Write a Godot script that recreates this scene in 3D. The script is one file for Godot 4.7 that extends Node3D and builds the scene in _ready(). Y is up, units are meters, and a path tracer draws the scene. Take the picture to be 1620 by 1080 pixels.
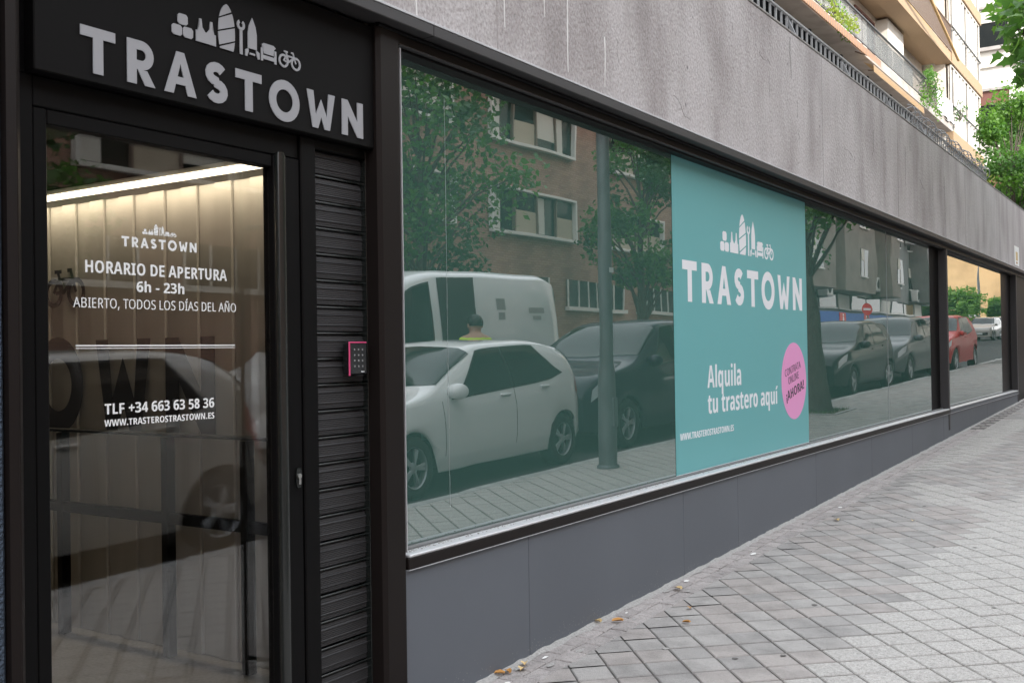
extends Node3D
# Street front of a self-storage shop. X runs along the front (uphill), Y is up, Z points out to the street.

const EYE = Vector3(0.0, 1.33, 2.44)
var M = {}
var rng = RandomNumberGenerator.new()
var taken = {}

class MB:
	var v = PackedVector3Array()
	var n = PackedVector3Array()
	var c = PackedColorArray()
	var idx = PackedInt32Array()
	var col = Color(1, 1, 1)
	var use_col = false
	func vert(p, nn):
		v.append(p); n.append(nn)
		if use_col: c.append(col)
		return v.size() - 1
	func tri_n(a, b, d, na, nb, nd):
		var i = vert(a, na); vert(b, nb); vert(d, nd)
		var g = (b - a).cross(d - a)
		if g.dot(na + nb + nd) > 0.0: idx.append_array([i, i + 2, i + 1])
		else: idx.append_array([i, i + 1, i + 2])
	func tri(a, b, d, out):
		var g = (b - a).cross(d - a)
		if g.length_squared() < 1e-16: return
		g = g.normalized()
		if g.dot(out) < 0.0: g = -g
		tri_n(a, b, d, g, g, g)
	func quad(a, b, d, e, out):
		var g = (d - a).cross(e - b)
		if g.length_squared() < 1e-16: return
		g = g.normalized()
		if g.dot(out) < 0.0: g = -g
		quad_n(a, b, d, e, g, g, g, g)
	func quad_n(a, b, d, e, na, nb, nd, ne):
		var i = vert(a, na); vert(b, nb); vert(d, nd); vert(e, ne)
		var g = (d - a).cross(e - b)
		if g.dot(na + nb + nd + ne) > 0.0: idx.append_array([i, i + 2, i + 1, i, i + 3, i + 2])
		else: idx.append_array([i, i + 1, i + 2, i, i + 2, i + 3])
	func box(lo, hi, bev = 0.0, xf = Transform3D()):
		var ce = (lo + hi) * 0.5
		var h = (hi - lo) * 0.5
		var b = minf(bev, minf(h.x, minf(h.y, h.z)) * 0.9)
		var P = func(s, axis):
			var q = Vector3(s.x * (h.x - b), s.y * (h.y - b), s.z * (h.z - b))
			q[axis] = s[axis] * h[axis]
			return xf * (ce + q)
		for k in 3:
			var i = (k + 1) % 3
			var j = (k + 2) % 3
			for s in [-1.0, 1.0]:
				var o = Vector3(); o[k] = s
				var pts = []
				for st in [[-1, -1], [1, -1], [1, 1], [-1, 1]]:
					var q = Vector3(); q[k] = s; q[i] = st[0]; q[j] = st[1]
					pts.append(P.call(q, k))
				quad(pts[0], pts[1], pts[2], pts[3], xf.basis * o)
				if b > 0.0:
					for t in [-1.0, 1.0]:
						var e0 = Vector3(); e0[k] = s; e0[i] = t; e0[j] = -1
						var e1 = Vector3(); e1[k] = s; e1[i] = t; e1[j] = 1
						var od = Vector3(); od[k] = s; od[i] = t
						quad(P.call(e0, k), P.call(e1, k), P.call(e1, i), P.call(e0, i), xf.basis * od)
		if b > 0.0:
			for sx in [-1.0, 1.0]:
				for sy in [-1.0, 1.0]:
					for sz in [-1.0, 1.0]:
						var s3 = Vector3(sx, sy, sz)
						tri(P.call(s3, 0), P.call(s3, 1), P.call(s3, 2), xf.basis * s3)
	func bar(a, b, w, d = -1.0, bev = 0.0):
		# rectangular bar from a to b
		var ax = (b - a)
		var L = ax.length()
		if L < 1e-6: return
		ax /= L
		var up = Vector3(0, 1, 0) if absf(ax.y) < 0.9 else Vector3(0, 0, 1)
		var s = ax.cross(up).normalized()
		var u = s.cross(ax)
		var dd = d if d > 0.0 else w
		box(Vector3(0, -w / 2, -dd / 2), Vector3(L, w / 2, dd / 2), bev, Transform3D(Basis(ax, u, s), a))
	func tube(pts, radii, sides = 10, caps = true):
		var rings = []
		var prev = Vector3(0.3, 0.1, 0.9).normalized()
		for k in pts.size():
			var d = (pts[mini(k + 1, pts.size() - 1)] - pts[maxi(k - 1, 0)]).normalized()
			var s = prev - d * prev.dot(d)
			if s.length() < 0.01: s = d.cross(Vector3(1, 0, 0))
			s = s.normalized(); prev = s
			var u = d.cross(s)
			var r = radii if not (radii is Array) else radii[k]
			var ring = []
			for q in sides:
				var an = TAU * q / sides
				var nn = s * cos(an) + u * sin(an)
				ring.append([pts[k] + nn * r, nn])
			rings.append(ring)
		for k in rings.size() - 1:
			for q in sides:
				var a = rings[k][q]; var b = rings[k][(q + 1) % sides]
				var d = rings[k + 1][(q + 1) % sides]; var e = rings[k + 1][q]
				quad_n(a[0], b[0], d[0], e[0], a[1], b[1], d[1], e[1])
		if caps:
			for k in [0, rings.size() - 1]:
				var o = pts[k] - pts[1 if k == 0 else k - 1]
				for q in range(1, sides - 1):
					tri(rings[k][0][0], rings[k][q][0], rings[k][q + 1][0], o)
	func lathe(prof, segs = 24, xf = Transform3D()):
		# prof: array of Vector2(radius, along y)
		var nr = []
		for k in prof.size():
			var d = prof[mini(k + 1, prof.size() - 1)] - prof[maxi(k - 1, 0)]
			nr.append(Vector2(d.y, -d.x).normalized())
		for k in prof.size() - 1:
			for q in segs:
				var a0 = TAU * q / segs
				var a1 = TAU * (q + 1) / segs
				var f = func(i, an): return xf * Vector3(cos(an) * prof[i].x, prof[i].y, sin(an) * prof[i].x)
				var g = func(i, an): return (xf.basis * Vector3(cos(an) * nr[i].x, nr[i].y, sin(an) * nr[i].x)).normalized()
				quad_n(f.call(k, a0), f.call(k, a1), f.call(k + 1, a1), f.call(k + 1, a0), g.call(k, a0), g.call(k, a1), g.call(k + 1, a1), g.call(k + 1, a0))
	func ext(poly, z0, z1, xf = Transform3D()):
		# convex outline (Vector2) drawn out from z0 to z1
		var m = poly.size()
		var ce = Vector2()
		for q in poly: ce += q / m
		for z in [z0, z1]:
			var o = xf.basis * Vector3(0, 0, -1 if z == z0 else 1)
			for k in range(1, m - 1):
				tri(xf * Vector3(poly[0].x, poly[0].y, z), xf * Vector3(poly[k].x, poly[k].y, z), xf * Vector3(poly[k + 1].x, poly[k + 1].y, z), o)
		for k in m:
			var a = poly[k]; var b = poly[(k + 1) % m]
			var o2 = Vector2(b.y - a.y, a.x - b.x)
			if o2.dot((a + b) * 0.5 - ce) < 0.0: o2 = -o2
			quad(xf * Vector3(a.x, a.y, z0), xf * Vector3(b.x, b.y, z0), xf * Vector3(b.x, b.y, z1), xf * Vector3(a.x, a.y, z1), xf.basis * Vector3(o2.x, o2.y, 0))
	func strip(le, ri, z0, z1, xf = Transform3D()):
		for k in le.size() - 1:
			ext([le[k], le[k + 1], ri[k + 1], ri[k]], z0, z1, xf)
	func stroke(pts, w, z0, z1, xf = Transform3D()):
		var le = []; var ri = []
		for k in pts.size():
			var d = (pts[mini(k + 1, pts.size() - 1)] - pts[maxi(k - 1, 0)]).normalized()
			var nn = Vector2(-d.y, d.x) * w * 0.5
			le.append(pts[k] + nn); ri.append(pts[k] - nn)
		strip(le, ri, z0, z1, xf)
	func ring(ce, ro, ri, z0, z1, xf = Transform3D(), a0 = 0.0, a1 = TAU, segs = 28):
		var le = []; var rr = []
		for k in segs + 1:
			var an = a0 + (a1 - a0) * k / segs
			var d = Vector2(cos(an), sin(an))
			le.append(ce + d * ro); rr.append(ce + d * ri)
		strip(le, rr, z0, z1, xf)
	func mesh():
		var a = []
		a.resize(Mesh.ARRAY_MAX)
		a[Mesh.ARRAY_VERTEX] = v; a[Mesh.ARRAY_NORMAL] = n; a[Mesh.ARRAY_INDEX] = idx
		if use_col: a[Mesh.ARRAY_COLOR] = c
		var m = ArrayMesh.new()
		m.add_surface_from_arrays(Mesh.PRIMITIVE_TRIANGLES, a)
		return m

func put(called, mb, m, parent = self):
	var o = MeshInstance3D.new()
	o.name = called
	o.mesh = mb.mesh() if mb is MB else mb
	o.material_override = m
	parent.add_child(o, true)
	return o

func numbered(called):
	if not taken.has(called):
		taken[called] = 0
		return called
	taken[called] += 1
	return "%s_%03d" % [called, taken[called]]

func tag(o, label, category, group = ""):
	o.set_meta("label", label); o.set_meta("category", category)
	if group: o.set_meta("group", group)
	return o

func thing(called, label, category, at = Vector3.ZERO, turn = 0.0, group = ""):
	var o = Node3D.new()
	o.name = numbered(called)
	add_child(o)
	o.position = at
	o.rotation.y = turn
	return tag(o, label, category, group)

func struct(called, mb, m, parent = self):
	var o = put(numbered(called), mb, m, parent)
	if parent == self: o.set_meta("kind", "structure")
	return o

func B(lo, hi, bev = 0.0):
	var b = MB.new()
	b.box(lo, hi, bev)
	return b

# ---------------------------------------------------------------- materials
func lin(r, g, b): return Color(r, g, b).linear_to_srgb()

func noise_tex(freq, seed_, ramp, size = 512, type = FastNoiseLite.TYPE_SIMPLEX_SMOOTH, oct = 4, gain = 0.5):
	var f = FastNoiseLite.new()
	f.seed = seed_; f.frequency = freq; f.noise_type = type; f.fractal_octaves = oct; f.fractal_gain = gain
	var t = NoiseTexture2D.new()
	t.width = size; t.height = size; t.seamless = true; t.noise = f
	if ramp:
		var g = Gradient.new()
		g.offsets = PackedFloat32Array(ramp.map(func(q): return q[0]))
		g.colors = PackedColorArray(ramp.map(func(q): return lin(q[1], q[1], q[1]) if q.size() == 2 else lin(q[1], q[2], q[3])))
		t.color_ramp = g
	return t

func mat(called, col, rough = 0.6, metal = 0.0, spec = 0.5):
	var m = StandardMaterial3D.new()
	m.resource_name = called
	m.albedo_color = lin(col[0], col[1], col[2])
	m.roughness = rough; m.metallic = metal; m.metallic_specular = spec
	M[called] = m
	return m

func tex(m, t, sc, detail = null, dsc = Vector3.ONE):
	m.albedo_texture = t
	m.uv1_triplanar = true; m.uv1_world_triplanar = true; m.uv1_scale = sc; m.uv1_triplanar_sharpness = 4.0
	if detail:
		m.detail_enabled = true; m.detail_blend_mode = BaseMaterial3D.BLEND_MODE_MUL; m.detail_albedo = detail
		m.detail_uv_layer = BaseMaterial3D.DETAIL_UV_2
		m.uv2_triplanar = true; m.uv2_world_triplanar = true; m.uv2_scale = dsc; m.uv2_triplanar_sharpness = 4.0
	return m

func bumps(m, t, depth):
	m.heightmap_enabled = true; m.heightmap_texture = t; m.heightmap_scale = depth
	return m

func gy(x, z = 0.0):
	return -0.07 + 0.0257 * x - 0.01 * clampf(z, 0.0, 3.0)
func road_y(x):
	return -0.07 + 0.0257 * x - 0.03 - 0.12

func make_materials():
	var speck = noise_tex(0.35, 3, [[0.0, 0.45], [0.36, 0.68], [0.5, 0.8], [0.64, 0.9], [1.0, 1.0]], 512, FastNoiseLite.TYPE_VALUE, 2)
	var blotch = noise_tex(0.012, 5, [[0.0, 0.72], [0.45, 0.92], [0.6, 1.0], [1.0, 1.12]], 512, FastNoiseLite.TYPE_SIMPLEX_SMOOTH, 5)
	var fine = noise_tex(0.08, 9, [[0.0, 0.78], [0.5, 0.96], [1.0, 1.08]], 512, FastNoiseLite.TYPE_SIMPLEX_SMOOTH, 5)
	var streak = noise_tex(0.02, 11, [[0.0, 0.55, 0.53, 0.52], [0.36, 0.78, 0.765, 0.76], [0.52, 0.88, 0.875, 0.87], [0.68, 0.97, 0.97, 0.97], [1.0, 1.0, 1.0, 1.0]], 512, FastNoiseLite.TYPE_SIMPLEX_SMOOTH, 7, 0.6)
	var mottled = noise_tex(0.055, 17, [[0.0, 0.55, 0.52, 0.51], [0.36, 0.76, 0.735, 0.73], [0.5, 0.86, 0.84, 0.835], [0.64, 0.93, 0.92, 0.915], [1.0, 1.0, 1.0, 1.0]], 1024, FastNoiseLite.TYPE_SIMPLEX_SMOOTH, 5, 0.62)
	var grain = noise_tex(0.06, 21, null, 512, FastNoiseLite.TYPE_SIMPLEX_SMOOTH, 5)
	M["_blotch"] = blotch; M["_fine"] = fine; M["_speck"] = speck; M["_grain"] = grain
	var m
	# the front
	m = tex(mat("concrete", [0.55, 0.522, 0.517], 0.85), mottled, Vector3(0.95, 0.8, 0.95), streak, Vector3(0.13, 0.045, 0.13)); bumps(m, grain, 0.3)
	mat("paint_drip", [0.68, 0.66, 0.64], 0.7)
	mat("brown_metal", [0.011, 0.008, 0.0072], 0.42, 0.0, 0.3)
	mat("black_metal", [0.0042, 0.004, 0.0042], 0.45, 0.0, 0.24)
	mat("satin_black", [0.010, 0.012, 0.011], 0.22, 0.0, 0.6)
	mat("sign_black", [0.0055, 0.005, 0.005], 0.6, 0.0, 0.22)
	mat("cornice_metal", [0.045, 0.042, 0.043], 0.5, 0.0, 0.4)
	mat("bare_edge", [0.50, 0.50, 0.51], 0.45, 0.2, 0.5)
	m = tex(mat("sealant", [0.21, 0.21, 0.21], 0.8), speck, Vector3(5, 5, 5), blotch, Vector3(1.5, 1.5, 1.5))
	m = tex(mat("plinth", [0.125, 0.136, 0.155], 0.5, 0.0, 0.4), noise_tex(0.01, 71, [[0.0, 0.9], [1.0, 1.0]], 256), Vector3(0.25, 0.2, 0.25))
	m = tex(mat("mortar", [0.44, 0.42, 0.40], 0.95), fine, Vector3(1.5, 1.5, 1.5), speck, Vector3(3, 3, 3)); bumps(m, grain, 0.4)
	m = tex(mat("blue_stucco", [0.05, 0.07, 0.10], 0.85), fine, Vector3(2, 2, 2)); bumps(m, grain, 0.8)
	m = mat("film", [0.050, 0.110, 0.094], 0.004, 0.0, 0.5); m.refraction_enabled = true; m.refraction_scale = 0.24; bumps(m, noise_tex(0.008, 61, null, 256, FastNoiseLite.TYPE_SIMPLEX_SMOOTH, 2), 0.045); m.uv1_triplanar = true; m.uv1_world_triplanar = true; m.uv1_scale = Vector3(0.45, 0.45, 0.45)   # mirror-coated pane, opaque
	m = mat("glass", [0.9, 0.95, 0.93], 0.0, 0.0, 0.42); m.transparency = BaseMaterial3D.TRANSPARENCY_ALPHA; m.albedo_color.a = 0.0
	mat("letter_grey", [0.31, 0.31, 0.325], 0.5)
	mat("vinyl_white", [0.78, 0.79, 0.78], 0.45)
	mat("poster_teal", [0.150, 0.405, 0.415], 0.4, 0.0, 0.35)
	mat("poster_white", [0.82, 0.82, 0.85], 0.4)
	mat("badge_pink", [0.80, 0.33, 0.60], 0.4)
	mat("print_dark", [0.02, 0.02, 0.03], 0.5)
	mat("key_pink", [0.80, 0.09, 0.24], 0.45)
	mat("key_face", [0.012, 0.012, 0.013], 0.25)
	mat("key_dot", [0.25, 0.25, 0.25], 0.3)
	mat("steel", [0.6, 0.59, 0.57], 0.28, 1.0)
	m = mat("shutter", [0.045, 0.043, 0.045], 0.5, 0.0, 0.45); bumps(m, dots_tex(), 0.12); m.uv1_triplanar = true; m.uv1_world_triplanar = true; m.uv1_scale = Vector3(5, 5, 5)
	m.albedo_texture = dots_tex(true)
	# inside
	m = mat("panel_wall", [0.46, 0.45, 0.42], 0.6); tex(m, noise_tex(0.02, 81, [[0.0, 0.86], [1.0, 1.0]], 256), Vector3(0.8, 0.15, 0.8))
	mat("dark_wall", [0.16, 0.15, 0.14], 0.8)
	mat("inside_wall", [0.55, 0.51, 0.45], 0.8)
	mat("inside_ceiling", [0.05, 0.048, 0.045], 0.9)
	m = tex(mat("inside_floor", [0.24, 0.23, 0.215], 0.6), fine, Vector3(1, 1, 1))
	m = mat("led", [0.9, 0.85, 0.75], 0.4); m.emission_enabled = true; m.emission = Color(1.0, 0.94, 0.82); m.emission_energy_multiplier = 1.1
	mat("alu_profile", [0.45, 0.43, 0.40], 0.4, 0.5)
	# ground
	for k in 3:
		var g = [0.34, 0.362, 0.312][k]
		m = tex(mat("paver_%d" % k, [g * [1.09, 1.05, 1.05][k], g * 0.985, g * [0.925, 0.935, 0.94][k]], 0.9), blotch, Vector3(0.7, 0.7, 0.7), speck, Vector3(4, 4, 4)); bumps(m, grain, 0.25)
	for k in 2:
		var g = [0.395, 0.37][k]
		m = tex(mat("pale_paver_%d" % k, [g * 1.05, g * 0.99, g * 0.93], 0.95), fine, Vector3(0.8, 0.8, 0.8), noise_tex(0.22, 31 + k, [[0.0, 0.5], [0.42, 0.78], [0.55, 1.0], [1.0, 1.3]], 512, FastNoiseLite.TYPE_VALUE, 3), Vector3(2.6, 2.6, 2.6)); bumps(m, grain, 0.6)
	for k in 2:
		var g = [0.41, 0.36][k]
		m = tex(mat("border_%d" % k, [g * 1.07, g * 0.97, g * 0.93], 0.92), blotch, Vector3(1.6, 1.6, 1.6), speck, Vector3(4, 4, 4)); bumps(m, grain, 0.5)
	m = tex(mat("joint", [0.12, 0.112, 0.105], 1.0), fine, Vector3(2, 2, 2))
	m = tex(mat("asphalt", [0.055, 0.055, 0.057], 0.92), blotch, Vector3(0.12, 0.12, 0.12), speck, Vector3(3, 3, 3))
	m = tex(mat("kerb", [0.42, 0.41, 0.40], 0.9), blotch, Vector3(0.6, 0.6, 0.6), speck, Vector3(4, 4, 4))
	m = tex(mat("soil", [0.10, 0.072, 0.05], 1.0), fine, Vector3(1.5, 1.5, 1.5))
	# buildings
	m = tex(mat("brick", [0.36, 0.22, 0.165], 0.9), brick_tex(), Vector3(0.8, 1.6, 0.8), blotch, Vector3(0.06, 0.06, 0.06))
	mat("white_frame", [0.62, 0.60, 0.56], 0.6)
	mat("cream_panel", [0.40, 0.34, 0.26], 0.7)
	mat("blind", [0.55, 0.52, 0.46], 0.7)
	mat("dark_glass", [0.02, 0.022, 0.025], 0.06, 0.0, 0.6)
	mat("curtain", [0.55, 0.53, 0.48], 0.8)
	m = tex(mat("grey_render", [0.19, 0.185, 0.18], 0.85), blotch, Vector3(0.1, 0.1, 0.1), fine, Vector3(0.3, 0.05, 0.3))
	m = tex(mat("brown_cladding", [0.22, 0.19, 0.165], 0.8), blotch, Vector3(0.1, 0.1, 0.1))
	m = tex(mat("ochre_wall", [0.72, 0.50, 0.26], 0.9), blotch, Vector3(0.05, 0.05, 0.05))
	mat("awning_blue", [0.04, 0.12, 0.42], 0.6)
	mat("sign_red", [0.62, 0.03, 0.03], 0.5)
	mat("ac_white", [0.6, 0.6, 0.58], 0.5)
	m = tex(mat("plaster_white", [0.76, 0.72, 0.66], 0.85), blotch, Vector3(0.08, 0.08, 0.08))
	m = tex(mat("plaster_warm", [0.62, 0.57, 0.50], 0.85), blotch, Vector3(0.1, 0.1, 0.1))
	m = tex(mat("ochre_band", [0.33, 0.23, 0.14], 0.8), fine, Vector3(0.4, 0.1, 0.4))
	m = tex(mat("yellow_brick", [0.46, 0.33, 0.16], 0.9), brick_tex(), Vector3(1.2, 2.4, 1.2))
	m = tex(mat("slab_concrete", [0.36, 0.33, 0.31], 0.9), blotch, Vector3(0.2, 0.2, 0.2))
	m = tex(mat("awning_orange", [0.38, 0.20, 0.10], 0.8), fine, Vector3(0.5, 0.5, 0.5))
	m = tex(mat("awning_ochre", [0.40, 0.26, 0.11], 0.8), fine, Vector3(0.5, 0.5, 0.5))
	mat("rail_brown", [0.16, 0.115, 0.09], 0.6, 0.2)
	mat("rail_dark", [0.055, 0.06, 0.065], 0.5, 0.4)
	mat("rail_grey", [0.27, 0.27, 0.275], 0.5, 0.0)
	mat("screen_dark", [0.006, 0.0065, 0.007], 0.95, 0.0, 0.1)
	mat("crack", [0.10, 0.095, 0.09], 0.9)
	m = mat("balcony_glass", [0.72, 0.78, 0.80], 0.05, 0.0, 0.5); m.transparency = BaseMaterial3D.TRANSPARENCY_ALPHA; m.albedo_color.a = 0.3
	mat("white_cloth", [0.72, 0.73, 0.75], 0.85)
	mat("maroon", [0.15, 0.06, 0.045], 0.7)
	# plants
	for k in 4:
		var cc = [[0.045, 0.105, 0.022], [0.075, 0.15, 0.028], [0.024, 0.060, 0.020], [0.13, 0.17, 0.03]][k]
		m = mat("leaf_%d" % k, cc, 0.5, 0.0, 0.4); m.backlight_enabled = true; m.backlight = lin(cc[0] * 2.2, cc[1] * 2.4, cc[2] * 1.6)
	mat("leaf_dry", [0.45, 0.22, 0.06], 0.8)
	mat("leaf_dry_pale", [0.60, 0.44, 0.22], 0.8)
	m = tex(mat("bark", [0.12, 0.10, 0.085], 0.95), blotch, Vector3(1.2, 0.5, 1.2), fine, Vector3(3, 0.6, 3)); bumps(m, grain, 1.2)
	# street things
	m = tex(mat("post_grey", [0.17, 0.185, 0.19], 0.5, 0.4), blotch, Vector3(0.8, 0.3, 0.8))
	mat("rubber", [0.014, 0.014, 0.014], 0.85)
	mat("rim_silver", [0.42, 0.43, 0.45], 0.35, 0.7)
	mat("car_glass", [0.010, 0.013, 0.014], 0.04, 0.0, 0.36)
	mat("trim_black", [0.015, 0.015, 0.016], 0.6)
	m = mat("lamp_clear", [0.55, 0.57, 0.6], 0.1, 0.3); m = mat("lamp_red", [0.35, 0.012, 0.01], 0.15); m = mat("lamp_amber", [0.8, 0.3, 0.03], 0.2)
	for q in [["paint_white", [0.74, 0.75, 0.74]], ["paint_van", [0.70, 0.72, 0.72]], ["paint_silver", [0.50, 0.47, 0.43]], ["paint_navy", [0.012, 0.014, 0.026]], ["paint_black", [0.013, 0.014, 0.016]], ["paint_grey", [0.10, 0.105, 0.11]], ["paint_red", [0.42, 0.018, 0.022]]]:
		m = mat(q[0], q[1], 0.5, 0.0, 0.2); m.clearcoat_enabled = true; m.clearcoat = 1.0 if q[1][1] > 0.3 else 0.45; m.clearcoat_roughness = 0.03
	mat("plate_white", [0.75, 0.75, 0.75], 0.5)
	mat("hair_black", [0.01, 0.009, 0.008], 0.6); mat("skin", [0.42, 0.24, 0.17], 0.6); mat("vest_yellow", [0.55, 0.75, 0.04], 0.7); mat("trousers_navy", [0.02, 0.024, 0.04], 0.85)
	m = mat("grass", [0.06, 0.11, 0.03], 0.8)

func dots_tex(color = false):
	var im = Image.create(256, 256, false, Image.FORMAT_RGBA8)
	im.fill(Color(1, 1, 1))
	for j in 32:
		for i in 32:
			var cx = i * 8 + (4 if j % 2 else 0)
			for y in 5:
				for x in 5:
					if (x - 2) * (x - 2) + (y - 2) * (y - 2) <= 5:
						im.set_pixel((cx + x) % 256, (j * 8 + y) % 256, Color(0.3, 0.3, 0.3) if color else Color(0.0, 0.0, 0.0))
	return ImageTexture.create_from_image(im)

func brick_tex():
	# far-off brickwork: 16 courses of thin brick, tones vary from brick to brick
	var im = Image.create(512, 512, false, Image.FORMAT_RGBA8)
	var r = RandomNumberGenerator.new()
	r.seed = 77
	im.fill(lin(0.55, 0.56, 0.56))
	for j in 8:
		for i in 5:
			var t = r.randf_range(0.78, 1.12)
			var x0 = int(i * 102.4 + (51 if j % 2 else 0))
			var colr = lin(minf(1.0, t), minf(1.0, t * r.randf_range(0.92, 1.0)), minf(1.0, t * r.randf_range(0.88, 1.0)))
			for x in range(x0, x0 + 97):
				im.fill_rect(Rect2i(x % 512, j * 64, 1, 54), colr)
	return ImageTexture.create_from_image(im)

func _ready():
	# camera calibrated from the front's lines
	var yaw = deg_to_rad(33.273); var pitch = deg_to_rad(0.619); var roll = deg_to_rad(-0.8736)
	var f = Vector3(cos(yaw) * cos(pitch), sin(pitch), -sin(yaw) * cos(pitch))
	var r = f.cross(Vector3.UP).normalized()
	var u = r.cross(f)
	var r2 = r * cos(roll) + u * sin(roll)
	var u2 = u * cos(roll) - r * sin(roll)
	var cam = Camera3D.new()
	cam.name = "camera"
	cam.transform = Transform3D(Basis(r2, u2, -f), EYE)
	cam.fov = rad_to_deg(2.0 * atan(540.0 / 1649.33))
	cam.near = 0.05; cam.far = 800.0
	add_child(cam)
	var e = Environment.new()
	e.background_mode = Environment.BG_SKY
	var sm = ProceduralSkyMaterial.new()
	sm.sky_top_color = Color(0.90, 0.925, 0.955); sm.sky_horizon_color = Color(0.99, 0.985, 0.98); sm.sky_curve = 0.25
	sm.ground_bottom_color = Color(0.35, 0.34, 0.33); sm.ground_horizon_color = Color(0.6, 0.6, 0.6)
	sm.sun_angle_max = 30.0
	var sky = Sky.new(); sky.sky_material = sm
	e.sky = sky
	e.tonemap_mode = Environment.TONE_MAPPER_LINEAR
	e.tonemap_exposure = 4.0
	e.sdfgi_enabled = true; e.ssao_enabled = true; e.ssil_enabled = true
	var we = WorldEnvironment.new(); we.name = "world_environment"; we.environment = e
	add_child(we)
	var sun = DirectionalLight3D.new()
	sun.name = "sun"
	sun.light_energy = 0.6; sun.light_angular_distance = 0.6; sun.light_color = Color(1.0, 0.965, 0.92); sun.shadow_enabled = true
	sun.look_at_from_position(Vector3(-5.0, 5.0, 10.0), Vector3.ZERO)   # over the roofs opposite: the street lies in open shade
	add_child(sun)
	rng.seed = 4242
	make_materials()
	build_ground()
	build_front()
	build_sign()
	build_door()
	build_shutter()
	build_inside()
	build_poster()
	build_terrace()
	build_apartments()
	build_opposite()
	build_trees()
	build_street()
	build_small()

# ---------------------------------------------------------------- ground
func sloped(x0, x1, z0, z1, y_of):
	var b = MB.new()
	var a = Vector3(x0, y_of.call(x0, z0), z0); var c = Vector3(x1, y_of.call(x1, z0), z0)
	var d = Vector3(x1, y_of.call(x1, z1), z1); var g = Vector3(x0, y_of.call(x0, z1), z1)
	b.quad(a, c, d, g, Vector3.UP)
	return b

func paver_mesh(w, l, h = 0.03, cut = 0.004):
	var b = MB.new()
	var t = [Vector3(-w / 2 + cut, 0, -l / 2 + cut), Vector3(w / 2 - cut, 0, -l / 2 + cut), Vector3(w / 2 - cut, 0, l / 2 - cut), Vector3(-w / 2 + cut, 0, l / 2 - cut)]
	var s = [Vector3(-w / 2, -cut, -l / 2), Vector3(w / 2, -cut, -l / 2), Vector3(w / 2, -cut, l / 2), Vector3(-w / 2, -cut, l / 2)]
	b.quad(t[0], t[1], t[2], t[3], Vector3.UP)
	for k in 4:
		var j = (k + 1) % 4
		var o = (s[k] + s[j])
		b.quad(t[k], t[j], s[j], s[k], o.normalized() + Vector3.UP * 0.7)
		b.quad(s[k], s[j], s[j] - Vector3(0, h, 0), s[k] - Vector3(0, h, 0), o)
	return b

func pale(x, z):
	# zigzag bands of paler concrete tiles, as they lie in the pavement
	if x < 8.3: return z > 1.14
	var near_wall = z < 0.2 + (x - 9.75) * 0.33 and z < 0.62 and x > 9.75 and x < 15.5
	if near_wall: return true
	if x > 8.1 and z > 0.72 + (x - 8.1) * -0.28 and z < 0.98 + (8.9 - x) * 0.5 and x < 9.4: return true
	return z > 1.26 and x < 9.6 + (z - 1.26) * 2.0

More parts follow.
